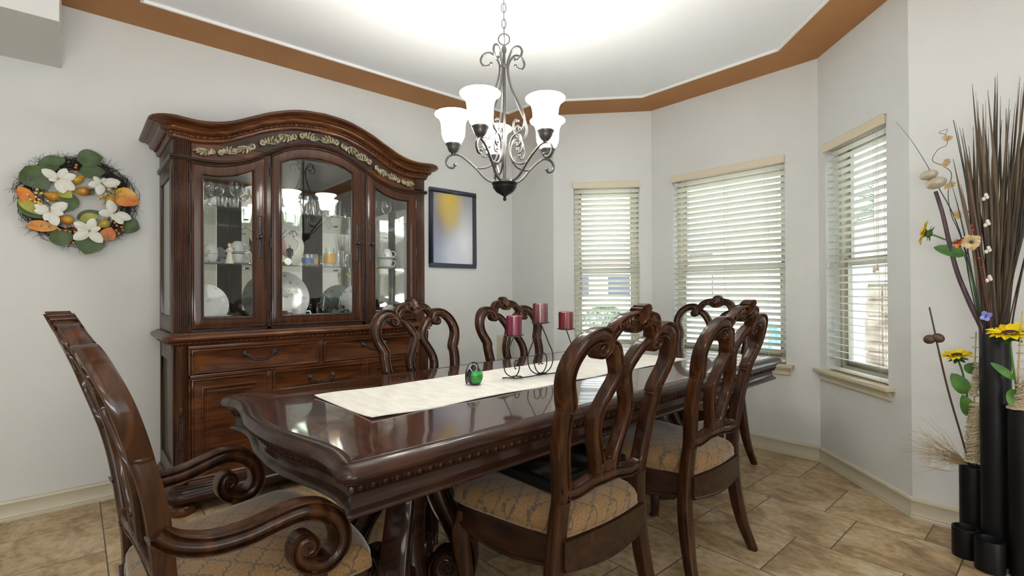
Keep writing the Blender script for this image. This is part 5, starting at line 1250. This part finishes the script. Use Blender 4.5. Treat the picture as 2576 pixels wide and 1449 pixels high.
A_in2 = [(.072,1.905),(.100,1.872),(.112,1.835),(.104,1.808),(.088,1.804),(.082,1.818)]
for i in range(5):
    az = -24+72*i; d_ = azi(az); side = Vector((-d_.y, d_.x, 0))
    def R3(p): return V(d_.x*p[0], d_.y*p[0], p[1])
    a_ = bpy.data.objects.new('arm', None)
    b1 = MB()
    sq = [(-1,-1),(1,-1),(1,1),(-1,1)]
    b1.sweep(cr([R3(p) for p in A_up],6), side, RRECT, lin([0,.06,.5,.95,1],[.005,.0042,.0042,.0042,.005]), .0042)
    b1.sphere(R3(A_up[0]), .0080, 10, 6); b1.sphere(R3(A_up[-1]), .0075, 10, 6)
    b1.sweep(cr([R3(p) for p in A_arm],6), side, RRECT, .0046, .0046); b1.sphere(R3(A_arm[-1]), .0085, 10, 6)
    b1.sweep(cr([R3(p) for p in A_in],6), side, RRECT, .0040, .0040); b1.sphere(R3(A_in[-1]), .0072, 10, 6)
    b1.tube(cr([R3(p) for p in A_in2],5), .0036, 7); b1.sphere(R3(A_in2[-1]), .0065, 8, 6)
    bpy.data.objects.remove(a_)
    arm_o = b1.build('arm', nk, chd, smooth=50)
    c = R3((RA, 0))
    MB().lathe([(0,1.816),(.009,1.818),(.012,1.828),(.020,1.834),(.030,1.850),(.033,1.862),(.037,1.866),(.038,1.872),(.034,1.876),(0,1.876)], (c.x,c.y,0), 24).build('shade_cup', nk, arm_o, smooth=50)
    zs = 1.872
    prof = [(.012,zs),(.034,zs+.002),(.046,zs+.018),(.054,zs+.040),(.056,zs+.062),(.057,zs+.085),(.060,zs+.103),(.067,zs+.120),(.078,zs+.131),(.086,zs+.136),(.088,zs+.141),(.085,zs+.144),(.078,zs+.139),(.066,zs+.127),(.057,zs+.106),(.0535,zs+.085),(.0525,zs+.062),(.050,zs+.040),(.042,zs+.020),(.030,zs+.006),(.012,zs+.004)]
    MB().lathe(prof, (c.x,c.y,0), 36).build('shade', shade_m, arm_o, smooth=70, label='frosted white bell shade')
    q = MB(); q.sphere((c.x,c.y,zs+.055), .020, 14, 10, (1,1,1.35)); q.build('bulb', bulb_m, arm_o, smooth=60)
    ld = bpy.data.lights.new('bulb_light', 'POINT'); ld.energy = 14; ld.color = (1,.93,.82); ld.shadow_soft_size = .025
    lo = bpy.data.objects.new('bulb_light', ld); COL.objects.link(lo); lo.location = (CX+c.x, CY+c.y, zs+.070)
# ============================================================ WALL PICTURE
wp = thing('wall_picture', 'blue-black framed picture on the left wall right of the cabinet', 'picture', (XL, 2.5155, 1.720))
w2, h2, f2 = .247, .344, .036
b1 = MB()
for y0, y1, z0, z1 in ((-w2,w2,-h2,-h2+f2),(-w2,w2,h2-f2,h2),(-w2,-w2+f2,-h2+f2,h2-f2),(w2-f2,w2,-h2+f2,h2-f2)): b1.box(.001,.022,y0,y1,z0,z1)
fm_ = mat('blue_black_frame', (.030,.036,.060), .35); b1.build('frame', fm_, wp, bevel=.003)
pm = mat('blurred_print', (.5,.55,.6), .12, Coat_Weight=.6); n_, l_, b_ = nodes(pm)
t_ = n_.new('ShaderNodeTexCoord')
def blob(cy, cz, r, prev, col, amt=1.0):
    mp = n_.new('ShaderNodeMapping'); mp.inputs['Location'].default_value = (0,-cy/r,-cz/r); mp.inputs['Scale'].default_value = (0,1/r,1/r*.6); l_.new(t_.outputs['Object'], mp.inputs[0])
    g = n_.new('ShaderNodeTexGradient'); g.gradient_type = 'SPHERICAL'; l_.new(mp.outputs[0], g.inputs[0])
    mu = n_.new('ShaderNodeMath'); mu.operation = 'MULTIPLY'; mu.inputs[1].default_value = amt; l_.new(g.outputs['Fac'], mu.inputs[0])
    mx = n_.new('ShaderNodeMix'); mx.data_type = 'RGBA'; l_.new(mu.outputs[0], mx.inputs[0])
    if isinstance(prev, tuple): mx.inputs[6].default_value = prev
    else: l_.new(prev, mx.inputs[6])
    mx.inputs[7].default_value = col; return mx.outputs[2]
o_ = blob(-.2,-.14*.6,.30,(.32,.34,.36,1),(.22,.30,.46,1),.9); o_ = blob(.12,-.08,.26,o_,(.72,.74,.78,1),1); o_ = blob(-.02,-.26*.6,.22,o_,(.58,.62,.72,1),.8)
o_ = blob(-.12,.16*.6,.22,o_,(.30,.20,.16,1),.8); o_ = blob(-.035,.235*.6,.16,o_,(.72,.52,.03,1),1.0); o_ = blob(-.02,.12*.6,.13,o_,(.55,.45,.12,1),.7)
l_.new(o_, b_.inputs['Base Color'])
MB().box(.004,.012,-w2+f2-.002,w2-f2+.002,-h2+f2-.002,h2-f2+.002).build('print', pm, wp, smooth=0)
# ============================================================ WREATH
WF= [(-0.063, 1.779), (0.113, 1.78), (-0.096, 1.602), (0.169, 1.619), (0.062, 1.514)]
WP= [(-0.086, 1.685), (0.013, 1.79), (0.034, 1.727), (0.154, 1.697), (-0.03, 1.567), (0.124, 1.557)]
WY= [(-0.144, 1.71), (-0.179, 1.679), (-0.17, 1.656), (-0.148, 1.692), (-0.128, 1.692), (-0.151, 1.672), (-0.138, 1.658), (-0.139, 1.642), (-0.105, 1.655), (-0.151, 1.645), (-0.131, 1.636), (0.103, 1.728), (0.131, 1.72), (0.112, 1.701), (0.1, 1.69), (0.116, 1.663), (0.175, 1.764), (0.192, 1.749), (0.206, 1.722), (0.146, 1.748)]
WO= [(0.009, 1.862), (0.006, 1.847), (0.008, 1.818), (-0.057, 1.506), (-0.035, 1.523), (-0.035, 1.505), (-0.017, 1.5), (-0.005, 1.53), (0.013, 1.532), (0.002, 1.501), (0.17, 1.564), (0.206, 1.564), (0.179, 1.55), (0.2, 1.542), (0.177, 1.524), (0.206, 1.526), (0.188, 1.505), (-0.003, 1.443)]
WL= [((-0.059, 1.848), (-0.142, 1.861), 0.098, 'g'), ((-0.19, 1.831), (-0.106, 1.718), 0.13, 'g'), ((0.009, 1.896), (0.122, 1.925), 0.098, 'g'), ((0.02, 1.837), (0.132, 1.85), 0.085, 'g'), ((-0.216, 1.721), (-0.152, 1.623), 0.059, 'r'), ((-0.216, 1.66), (-0.132, 1.58), 0.052, 'y'), ((-0.22, 1.642), (-0.119, 1.564), 0.072, 'g'), ((-0.008, 1.708), (-0.042, 1.603), 0.091, 'g'), ((-0.063, 1.728), (-0.008, 1.685), 0.059, 'y'), ((0.161, 1.743), (0.283, 1.685), 0.111, 'o'), ((0.009, 1.575), (0.109, 1.623), 0.059, 'g'), ((0.023, 1.567), (0.102, 1.603), 0.052, 'y'), ((0.207, 1.569), (0.285, 1.541), 0.098, 'g'), ((-0.103, 1.461), (0.006, 1.478), 0.091, 'g'), ((0.08, 1.502), (0.044, 1.382), 0.13, 'g'), ((-0.19, 1.531), (-0.056, 1.515), 0.059, 'o'), ((0.128, 1.462), (0.157, 1.541), 0.072, 'r'), ((-0.063, 1.847), (-0.086, 1.902), 0.078, 'g'), ((0.055, 1.739), (0.08, 1.714), 0.052, 'g')]
wc = (0.025, 1.680)
wr = thing('wreath', 'autumn wreath of white magnolias, pears, berries and leaves on dark twigs', 'wreath', (XL, wc[0], wc[1]))
def WV(x, y, z): return V(x, y-wc[0], z-wc[1])
random.seed(11); tw = MB()
for k in range(420):
    a = random.uniform(0, 2*pi); r0 = random.gauss(.195, .022); L = random.uniform(.35, 1.0); dr = random.gauss(0, .018); pts = []
    w0, w1_ = random.uniform(0,6), random.uniform(5,11)
    for j in range(7):
        t_ = j/6; aa = a+L*t_; r = r0+dr*t_+.010*sin(w0+w1_*t_); pts.append((.026+.018*sin(w0*2+5*t_), r*1.04*cos(aa), r*sin(aa)))
    tw.tube(pts, lambda t: .0016*(1-.5*t), 4)
for k in range(520):
    a = random.uniform(0, 2*pi); r = random.uniform(.17,.235); p = V(.03+random.uniform(-.015,.02), r*cos(a), r*sin(a)); d_ = V(0, cos(a+random.gauss(0,.8)), sin(a+random.gauss(0,.8))); pts = [p.copy()]; st_ = random.uniform(.008,.014)
    for j in range(6):
        d_ = (d_+V(random.gauss(0,.22),random.gauss(0,.45),random.gauss(0,.45))).normalized(); p = p+d_*st_; p.x = max(.004, min(.07, p.x)); pts.append(p.copy())
    tw.tube(pts, lambda t: .0012*(1-.6*t), 3)
tw.build('twig_ring', mat('dark_twigs', (.022,.016,.015), .8), wr, kind='stuff')
lm = {'g': noise_mat('magnolia_leaf', [(.35,(.030,.062,.014)),(.65,(.070,.125,.030))], nscale=14, rough=.5), 'r': noise_mat('red_orange_leaf', [(.35,(.45,.05,.01)),(.65,(.72,.26,.03))], nscale=12, rough=.5),
      'o': noise_mat('orange_yellow_leaf', [(.38,(.62,.12,.02)),(.6,(.72,.42,.05))], nscale=9, rough=.5), 'y': noise_mat('lime_leaf', [(.35,(.22,.24,.03)),(.65,(.42,.40,.05))], nscale=12, rough=.5)}
def leaf_mesh(mb, base, tip, w, nrm, cup_=.18, fold=.12, pts=9, point=.8):
    base, tip = Vector(base), Vector(tip); d_ = tip-base; L = d_.length; d_.normalize(); s_ = d_.cross(Vector(nrm)).normalized(); up = s_.cross(d_).normalized(); rows = []
    for i in range(pts):
        t_ = i/(pts-1); ww = w*.5*(sin(pi*min(1, t_**.85))**point) if 0 < t_ < 1 else .0005
        row = []
        for j in (-1,-.5,0,.5,1): row.append(base+d_*(L*t_)+s_*(ww*j)+up*(cup_*L*sin(pi*t_)*.5+fold*ww*abs(j)-.0))
        rows.append(row)
    k0 = len(mb.v); mb.grid(rows, closed=False); mb.grid([[p-up*.0008 for p in r] for r in rows], closed=False)
for i, (a, b1_, w, kcol) in enumerate(WL):
    x0 = .052+.006*(i % 3); q = MB(); leaf_mesh(q, WV(x0, *a), WV(x0+.008, *b1_), w, (1,0,0)); q.build('leaf', lm[kcol], wr, smooth=60)
mgn = mat('magnolia_petal', (.80,.78,.68), .55, Subsurface_Weight=.15); yl = mat('pollen_yellow', (.55,.42,.12), .7)
fa = [[(150,.075),(60,.065),(20,.075),(-40,.085),(-75,.08),(200,.04)], [(140,.045),(10,.085),(200,.06),(-100,.07),(60,.03)], [(35,.085),(155,.065),(185,.06),(-70,.08),(-110,.055),(-10,.055)], [(110,.075),(185,.07),(-60,.07),(-20,.08),(-100,.04)], [(75,.07),(150,.075),(-50,.085),(-140,.085),(20,.05),(185,.05)]]
for (fy, fz), pet in zip(WF, fa):
    c = WV(.082, fy, fz); fo_ = bpy.data.objects.new('magnolia', None); COL.objects.link(fo_); fo_.parent = wr; fo_.location = c
    for ang, L in pet:
        a = radians(ang); q = MB(); leaf_mesh(q, (0,.004*cos(a),.004*sin(a)), (.014, L*cos(a), L*sin(a)), L*.62, (1,0,0), .22, -.45, 9, .55); q.build('petal', mgn, fo_, smooth=70)
    q = MB(); q.sphere((.008,0,0), .007, 8, 6, (1.4,.8,.8)); q.build('stamen', yl, fo_)
prm = noise_mat('pear_skin', [(.36,(.36,.10,.015)),(.5,(.52,.28,.03)),(.64,(.40,.34,.05))], nscale=9, detail=3, rough=.25)
for i, (py, pz) in enumerate(WP):
    q = MB().lathe([(0,-.030),(.014,-.028),(.024,-.016),(.026,-.002),(.021,.012),(.012,.026),(.008,.034),(0,.038)], seg=20)
    q.mat(Matrix.Translation(WV(.062, py, pz)) @ Matrix.Rotation(radians([70,-50,100,-20,80,120][i]), 4, 'X')); q.build('pear', prm, wr, smooth=60)
bm_ = {'y': mat('yellow_berry', (.80,.50,.07), .25), 'o': mat('orange_berry', (.55,.20,.03), .25)}
for lst, kk in ((WY,'y'),(WO,'o')):
    for i, (by_, bz_) in enumerate(lst):
        q = MB().sphere(WV(.088+.008*sin(i*2.1), by_, bz_), .0068, 12, 8); q.build('berry', bm_[kk], wr, smooth=60)
        # stems are part of the same sprig
sg_ = MB()
for cen, lst in (((-.14,1.60), WY[:11]), ((.17,1.70), WY[11:]), ((.02,1.84), WO[:3]), ((.0,1.48), WO[3:10]), ((.20,1.50), WO[10:])):
    for by_, bz_ in lst: sg_.tube([WV(.055,*cen), WV(.07,(cen[0]+by_)/2,(cen[1]+bz_)/2+.006), WV(.086,by_,bz_)], .0011, 4)
sg_.build('berry_stems', mat('stem_brown', (.07,.04,.02), .7), wr)
glm = mat('silver_glitter', (.35,.38,.48), .25, .9); random.seed(2); gs = MB()
for (y0,z0),(y1,z1) in (((-.175,1.765),(-.145,1.715)),((-.18,1.535),(-.055,1.515)),((.15,1.76),(.185,1.705)),((.135,1.50),(.145,1.45))):
    for k in range(40):
        t_ = random.random(); gs.sphere(WV(.080+random.uniform(0,.012), y0+(y1-y0)*t_+random.gauss(0,.006), z0+(z1-z0)*t_+random.gauss(0,.006)), .0022, 5, 3)
gs.build('glitter_sprigs', glm, wr, kind='stuff')
# ============================================================ FLOOR VASES AND DRIED ARRANGEMENT
def vase(x, y, r, h_, lb_):
    v_ = thing('floor_vase', lb_, 'vase', (x, y, 0))
    MB().lathe([(0,0),(r,0),(r,h_-.002),(r-.001,h_),(r-.006,h_),(r-.007,h_-.002),(r-.007,.02),(0,.02)], seg=48).build('tube', M['black'], v_, smooth=50); return v_
vase(-.3250,2.933,.048,.125,'short open black tube vase on the left, in front of the others')
vase(-.2430,2.858,.049,.128,'short open black tube vase nearest the camera')
vase(-.3100,3.052,.050,.368,'medium black tube vase against the wall holding the dried grass')
vase(-.2290,2.958,.0505,1.002,'tallest black tube vase, holding the tall reeds')
vase(-.1380,2.888,.0505,.690,'second tallest black tube vase at the right edge with one sunflower')
random.seed(31)
reed_ms = [mat('reed_black', (.020,.016,.012), .5), noise_mat('reed_brown', [(.4,(.035,.022,.012)),(.6,(.085,.056,.030))], scale=(20,20,1), nscale=3, rough=.6), noise_mat('reed_tan', [(.4,(.09,.066,.036)),(.6,(.17,.125,.075))], scale=(20,20,1), nscale=3, rough=.6)]
tops = [(-.322,2.056),(-.297,2.057),(-.277,2.077),(-.253,2.017),(-.216,2.031),(-.198,2.068),(-.163,2.06),(-.156,1.971)]
RL = ['dark thin dry reed standing in the tallest black vase', 'brown ribbon-like dry reed standing in the tallest black vase', 'pale tan broad dry reed standing in the tallest black vase']
for k in range(84):
    u = (k*0.618) % 1; xt = -.345+u*.30+random.uniform(-.01,.01); zt_ = random.uniform(1.72,2.075) if u > .18 else random.uniform(1.60,1.93)
    rb_ = .027*sqrt(random.random()); ab_ = random.uniform(0,2*pi); xb0 = -.229+rb_*cos(ab_); yb0 = 2.958+rb_*sin(ab_); yt = 2.958+random.uniform(-.13,.10); mi = random.choice([0,0,1,1,1,2,2])
    wv_ = random.uniform(.0018,.0034) if mi == 0 else random.uniform(.0035,.0072); wb_ = random.uniform(-.012,.012); q = MB(); pts = []
    for j in range(10):
        t_ = j/9; e_ = t_**1.25; pts.append(V(xb0+(xt-xb0)*e_+wb_*sin(pi*t_)+.003*sin(9*t_+k), yb0+(yt-yb0)*e_+wb_*.5*sin(2*pi*t_), .70+(zt_-.70)*t_))
    ang = random.uniform(-.7,.7); fl_ = [(cos(2*pi*j/6), .28*sin(2*pi*j/6)) for j in range(6)] if mi else [(cos(2*pi*j/6), sin(2*pi*j/6)) for j in range(6)]
    q.sweep(pts, (sin(ang)-.55, -cos(ang), 0), fl_, lambda t, wv_=wv_: wv_*(1-.05*t)*(1 if t < .8 else max(.12,(1-t)/.2)), lambda t, wv_=wv_: wv_*(1 if t < .85 else max(.15,(1-t)/.15)))
    o = q.build('dried_reed', reed_ms[mi], smooth=60); tag(o, RL[mi], 'reed', ['thin dark reeds in the tallest vase','brown reeds in the tallest vase','tan reeds in the tallest vase'][mi])
Yv = 2.93
def P2(x, z, y=Yv): return V(x, y, z)
pl_ = noise_mat('purple_brown_bark', [(.4,(.045,.022,.028)),(.6,(.10,.055,.065))], scale=(8,8,1), nscale=6, rough=.5)
pbr = thing('pod_branch', 'thick purple-brown stick topped by two glossy cream pods, leaning left', 'dried branch', (0,0,0))
MB().tube(cr([P2(-.222,.70,2.945),P2(-.238,.86,2.94),P2(-.262,.985),P2(-.300,1.095),P2(-.342,1.234),P2(-.367,1.359),P2(-.391,1.504),P2(-.415,1.612)],6), lambda t: .0115*(1-.35*t), 10).build('stick', pl_, pbr, smooth=60)
podm = noise_mat('glossy_cream_pod', [(.4,(.36,.31,.22)),(.6,(.48,.43,.33))], nscale=10, rough=.18, Coat_Weight=.7)
q = MB(); q.sphere((-.414,Yv,1.650), 1, 20, 14, (.040,.034,.026), Matrix.Rotation(radians(-14),3,'Y')); q.build('pod', podm, pbr, smooth=80)
q = MB(); q.sphere((-.438,Yv,1.690), 1, 20, 14, (.034,.030,.022), Matrix.Rotation(radians(-14),3,'Y')); q.build('pod', podm, pbr, smooth=80)
yelm = noise_mat('sunflower_yellow', [(.35,(.82,.56,.0)),(.6,(.90,.74,.01))], nscale=18, rough=.6); grm = noise_mat('silk_leaf_green', [(.35,(.035,.12,.02)),(.65,(.09,.24,.03))], nscale=16, rough=.5); sdm = mat('seed_brown', (.07,.025,.01), .9)
def sunflower(lb_, c, axis, r, stem, leaves):
    t_ = thing('sunflower', lb_, 'flower', (0,0,0)); c = Vector(c); ax = Vector(axis).normalized(); u = ax.orthogonal().normalized(); v_ = ax.cross(u)
    random.seed(int(abs(c.x)*1000)); pe = MB()
    for ring, n__, rr, tilt in ((0,15,1.0,.10),(1,13,.85,.30)):
        for k in range(n__):
            a = 2*pi*(k+.5*ring)/n__+random.uniform(-.08,.08); d_ = (u*cos(a)+v_*sin(a)); L = r*rr*random.uniform(.88,1.08); tp = c+d_*L+ax*(L*tilt*random.uniform(.2,1.4)); leaf_mesh(pe, c+d_*r*.26+ax*.003, tp, r*.36, ax, .12, .25, 8, .8)
    pe.build('petals', yelm, t_, smooth=60)
    q = MB(); q.sphere(c+ax*.004, 1, 16, 8, (r*.34, r*.34, r*.12), ax.to_track_quat('Z','Y').to_matrix()); q.build('seed_head', sdm, t_, smooth=70)
    q = MB()
    for k in range(12):
        a = 2*pi*k/12; d_ = (u*cos(a)+v_*sin(a)); leaf_mesh(q, c-ax*.010+d_*.006, c-ax*(.012+.012*(k % 2))+d_*r*.62, r*.26, ax, -.15, .2, 7, .8)
    q.sphere(c-ax*.012, 1, 12, 8, (r*.30,r*.30,r*.22), ax.to_track_quat('Z','Y').to_matrix()); q.build('calyx', grm, t_, smooth=60)
    MB().tube(cr([c-ax*.018]+[Vector(p) for p in stem],5), .0036, 8).build('stem', grm, t_, smooth=60)
    for a, b1_, w in leaves:
        q = MB(); leaf_mesh(q, a, b1_, w, (.3,-1,.25), .14, .22, 10, .6); q.build('leaf', grm, t_, smooth=60)
sunflower('sunflower seen from the side, facing left, highest of the three', (-.452,Yv,1.426), (-.94,-.15,.25), .062, [P2(-.395,1.398),P2(-.355,1.372),P2(-.315,1.30),P2(-.262,1.00),P2(-.245,.80)], [(P2(-.318,1.315),P2(-.424,1.360),.050)])
sunflower('sunflower low on the left, over the medium black vase', (-.355,2.99,.868), (-.12,-.25,.95), .062, [P2(-.338,.80,2.99),P2(-.326,.70,3.01),P2(-.318,.54,3.03),P2(-.312,.40,3.05)], [(P2(-.322,.700,2.99),P2(-.372,.790,2.97),.064),(P2(-.312,.60,3.0),P2(-.335,.70,2.96),.055),(P2(-.330,.83,2.98),P2(-.290,.80,3.0),.05)])
sunflower('large sunflower in the right black vase, over the tallest tube', (-.178,2.868,.985), (-.10,-.30,.95), .080, [P2(-.176,.93,2.868),P2(-.168,.84,2.870),P2(-.155,.70,2.88),P2(-.142,.60,2.888)], [(P2(-.165,.80,2.868),P2(-.235,.865,2.845),.030),(P2(-.160,.76,2.87),P2(-.178,.70,2.83),.05)])
# other dried stems
brn = mat('dry_brown_stem', (.055,.03,.015), .6); blm = mat('dry_black_stem', (.015,.013,.012), .6)
def stemthing(nm, lb_, cat, pts, r, m_=blm, taper=.5):
    t_ = thing(nm, lb_, cat, (0,0,0)); MB().tube(cr(pts,6), lambda t: r*(1-taper*t), 6).build('stem', m_, t_, smooth=60); return t_
stemthing('grass_blade', 'long thin black grass blade arching up past the cream pods to the left', 'grass', [P2(-.27,1.0),P2(-.31,1.30),P2(-.353,1.491),P2(-.406,1.632),P2(-.447,1.744),P2(-.504,1.871),P2(-.559,1.967)], .0026, taper=.8)
stemthing('twig', 'forked thin black twig rising left of the reeds', 'twig', [P2(-.25,.95),P2(-.29,1.35),P2(-.31,1.60),P2(-.335,1.80),P2(-.352,1.92)], .0024)
tv = stemthing('curly_vine', 'curly dark vine with small tan buds above the cream pods', 'vine', [P2(-.27,1.05),P2(-.325,1.37),P2(-.362,1.50),P2(-.372,1.60),P2(-.36,1.68),P2(-.385,1.72),P2(-.425,1.755),P2(-.405,1.80),P2(-.375,1.815),P2(-.378,1.86),P2(-.402,1.875),P2(-.372,1.885),P2(-.38,1.862)], .0016)
tanm = noise_mat('tan_dried_petal', [(.4,(.40,.28,.12)),(.6,(.58,.46,.26))], nscale=30, rough=.7)
for (x, z, a, L) in ((-.374,1.832,80,.026),(-.386,1.738,-30,.026),(-.372,1.640,-60,.028),(-.352,1.495,10,.03)):
    q = MB()
    for k in range(5):
        an = radians(a+k*25-50); leaf_mesh(q, P2(x,z,Yv-.004), P2(x+L*cos(an), z+L*sin(an), Yv-.012+.005*(k % 2)), .016, (0,-1,0), .25, .3, 6)
    q.build('bud', tanm, tv, smooth=60)
df = thing('dried_flower', 'tan dried flower with ruffled petals in front of the reeds', 'flower', (-.289,Yv-.075,1.368))
for k in range(9):
    a = 2*pi*k/9; q = MB(); rr_ = .036 if k % 2 else .030; leaf_mesh(q, (.004*cos(a),0,.004*sin(a)), (rr_*cos(a),-.006,rr_*sin(a)), .028, (0,-1,0), .3, -.3, 8, .5); q.build('petal', tanm, df, smooth=60)
MB().sphere((0,-.006,0), .007, 10, 6).build('center', mat('dark_center', (.08,.05,.02), .8), df); MB().tube(cr([(0,0,0),(-.018,.01,-.07),(.0,.04,-.24),(.03,.08,-.45)],6), .0022, 6).build('stem', blm, df)
def butterfly(lb_, loc, m_, rz, s_=1.0):
    t_ = thing('butterfly_pick', lb_, 'butterfly ornament', loc)
    q = MB()
    for sg in (-1,1):
        for a, L, w in ((50,.030,.022),(-35,.024,.020)):
            an = radians(a); leaf_mesh(q, (0,0,0), (sg*L*cos(an)*s_*.75, -.010, L*sin(an)*s_), w*s_, (0,-1,0), .05, 0, 7, .5)
    q.mat(Matrix.Rotation(radians(rz),4,'Y')); q.build('wings', m_, t_, smooth=60)
    q = MB().tube([(0,-.002,-.012),(0,-.003,.012)], .0016, 6)
    for sg in (-1,1): q.tube([(0,-.003,.012),(sg*.008,-.006,.024)], .0005, 4)
    q.mat(Matrix.Rotation(radians(rz),4,'Y')); q.build('body', blm, t_)
butterfly('orange and black butterfly beside the tan dried flower', (-.326,Yv-.07,1.366), noise_mat('monarch_wing', [(.40,(.01,.008,.006)),(.47,(.62,.12,.02)),(.7,(.70,.2,.04))], nscale=70, detail=1, rough=.5), 80, 1.15)
butterfly('blue-violet butterfly at the foot of the reeds', (-.250,Yv-.045,1.052), mat('blue_wing', (.22,.25,.68), .3), 20, .95)
# stem with red beads, white shells
rb = stemthing('beaded_stem', 'thin reddish stem with small red beads among the reeds', 'dried stem', [P2(-.235,1.0,2.905),P2(-.262,1.25,2.885),P2(-.285,1.45,2.87),P2(-.295,1.64,2.87)], .0016, mat('red_stem',(.22,.05,.03),.6))
rdm = mat('red_bead', (.50,.03,.01), .3)
for x, z in ((-.249,1.215),(-.256,1.26),(-.268,1.30),(-.286,1.42),(-.290,1.44),(-.30,1.50)): MB().sphere((x,2.872,z), .0048, 10, 6).build('bead', rdm, rb, smooth=60)
ws = stemthing('shell_stem', 'black stem strung with small white shells in the middle of the reeds', 'dried stem', [P2(-.225,1.0,2.88),P2(-.232,1.3,2.85),P2(-.243,1.65,2.85)], .0024)
shm = mat('white_shell', (.62,.60,.52), .4)
for x, z in ((-.236,1.21),(-.238,1.33),(-.240,1.44),(-.244,1.55)):
    q = MB()
    for k in range(5): q.sphere((x+.006*cos(k*1.3),2.840,z+.010*sin(k*1.9)), 1, 6, 4, (.006,.004,.009))
    q.build('shell', shm, ws, smooth=60)
pd2 = stemthing('seed_pod_stem', 'thin bamboo stick with a heart-shaped brown pod, left of the vases', 'dried stem', [V(-.322,3.04,.36),P2(-.335,.464,3.0),P2(-.379,.702,2.95),P2(-.412,.904),P2(-.422,.97),P2(-.441,1.087)], .0042, brn, .25)
podb = mat('brown_pod', (.075,.038,.022), .4)
q = MB()
for sg, cx_ in ((-1,-.440),(1,-.410)): q.sphere((cx_,Yv-.008,.945+.004*sg), 1, 16, 10, (.024,.018,.021), Matrix.Rotation(radians(25*sg),3,'Y'))
q.build('pod', podb, pd2, smooth=80)
# pale branching grass spray
gsm = mat('pale_dry_grass', (.42,.33,.19), .8); random.seed(17); gp_ = MB()
for k in range(95):
    t0 = random.uniform(0,.25); p = V(-.325,3.045,.37)+V(0,0,.02*t0); d_ = V(-.93,-.28+random.uniform(-.25,.15),random.uniform(.05,.80)).normalized(); pts = [p.copy()]; L = random.uniform(.14,.27); n__ = 12
    for j in range(n__):
        d_ = (d_+V(random.gauss(0,.10)-.05,random.gauss(0,.12),random.gauss(0,.16)+.015)).normalized(); p = p+d_*(L/n__); p.y = min(p.y, YR-.012); pts.append(p.copy())
    gp_.tube(pts, lambda t: .0011*(1-.6*t), 4)
o = gp_.build('dried_grass_spray', gsm, smooth=60); tag(o, 'pale branching dried grass spreading left from the medium vase', 'dried grass', kind='stuff')
crlm = mat('bleached_curly_willow', (.62,.52,.36), .7)
def curly(lb_, c0, c1, rad, n__, seed):
    random.seed(seed); q = MB(); c0, c1 = Vector(c0), Vector(c1)
    for k in range(n__):
        t0 = random.random(); L = random.uniform(.10,.26); a = random.uniform(0,2*pi); pts = []; w_ = random.uniform(10,22); r = rad*random.uniform(.5,1.05)
        for j in range(22):
            t_ = min(1, max(0, t0+(j/21-.5)*L/(c1-c0).length)); c = c0.lerp(c1, t_); aa = a+w_*.16*j*.35+.9*sin(j*.7+a); pts.append(c+V(r*cos(aa)*(.8+.2*sin(j*1.1)), r*sin(aa)*.7, .006*sin(j*1.3+a)))
        q.tube(pts, .0013, 4)
    o = q.build('curly_willow', crlm, smooth=60); tag(o, lb_, 'dried vine', kind='stuff')
curly('bleached curly vine tangle rising from the medium black vase', (-.307,3.02,.40), (-.292,2.985,.66), .036, 80, 3)
curly('small bleached curly tangle below the low sunflower, left of the tallest vase', (-.298,2.985,.70), (-.288,2.985,.84), .020, 24, 4)
curly('bleached curly vine wreath spilling from the right black vase', (-.150,2.855,.69), (-.105,2.840,.80), .040, 70, 5)
fs = stemthing('fungus_stem', 'tan stem with little shelf-like discs rising from the right black vase', 'dried stem', [P2(-.160,.62,2.888),P2(-.155,.80,2.855),P2(-.146,.98,2.835),P2(-.138,1.08,2.83)], .0032, tanm, .3)
for k in range(8): q = MB().lathe([(0,0),(.013,.001),(.012,.004),(0,.005)], (-.152+.003*(k % 2)+k*.0015, 2.845-.001*k, .78+k*.032), 12); q.build('disc', tanm, fs)
fs2 = stemthing('fungus_stem', 'tan stem with little shelf-like discs between the sunflower and the tallest vase', 'dried stem', [P2(-.305,.38,3.04),P2(-.300,.66,3.0),P2(-.296,.80,2.985),P2(-.290,.98,2.98)], .0030, tanm, .3)
for k in range(7): q = MB().lathe([(0,0),(.012,.001),(.011,.004),(0,.005)], (-.297+.004*(k % 2), 2.975, .70+k*.042), 12); q.build('disc', tanm, fs2)
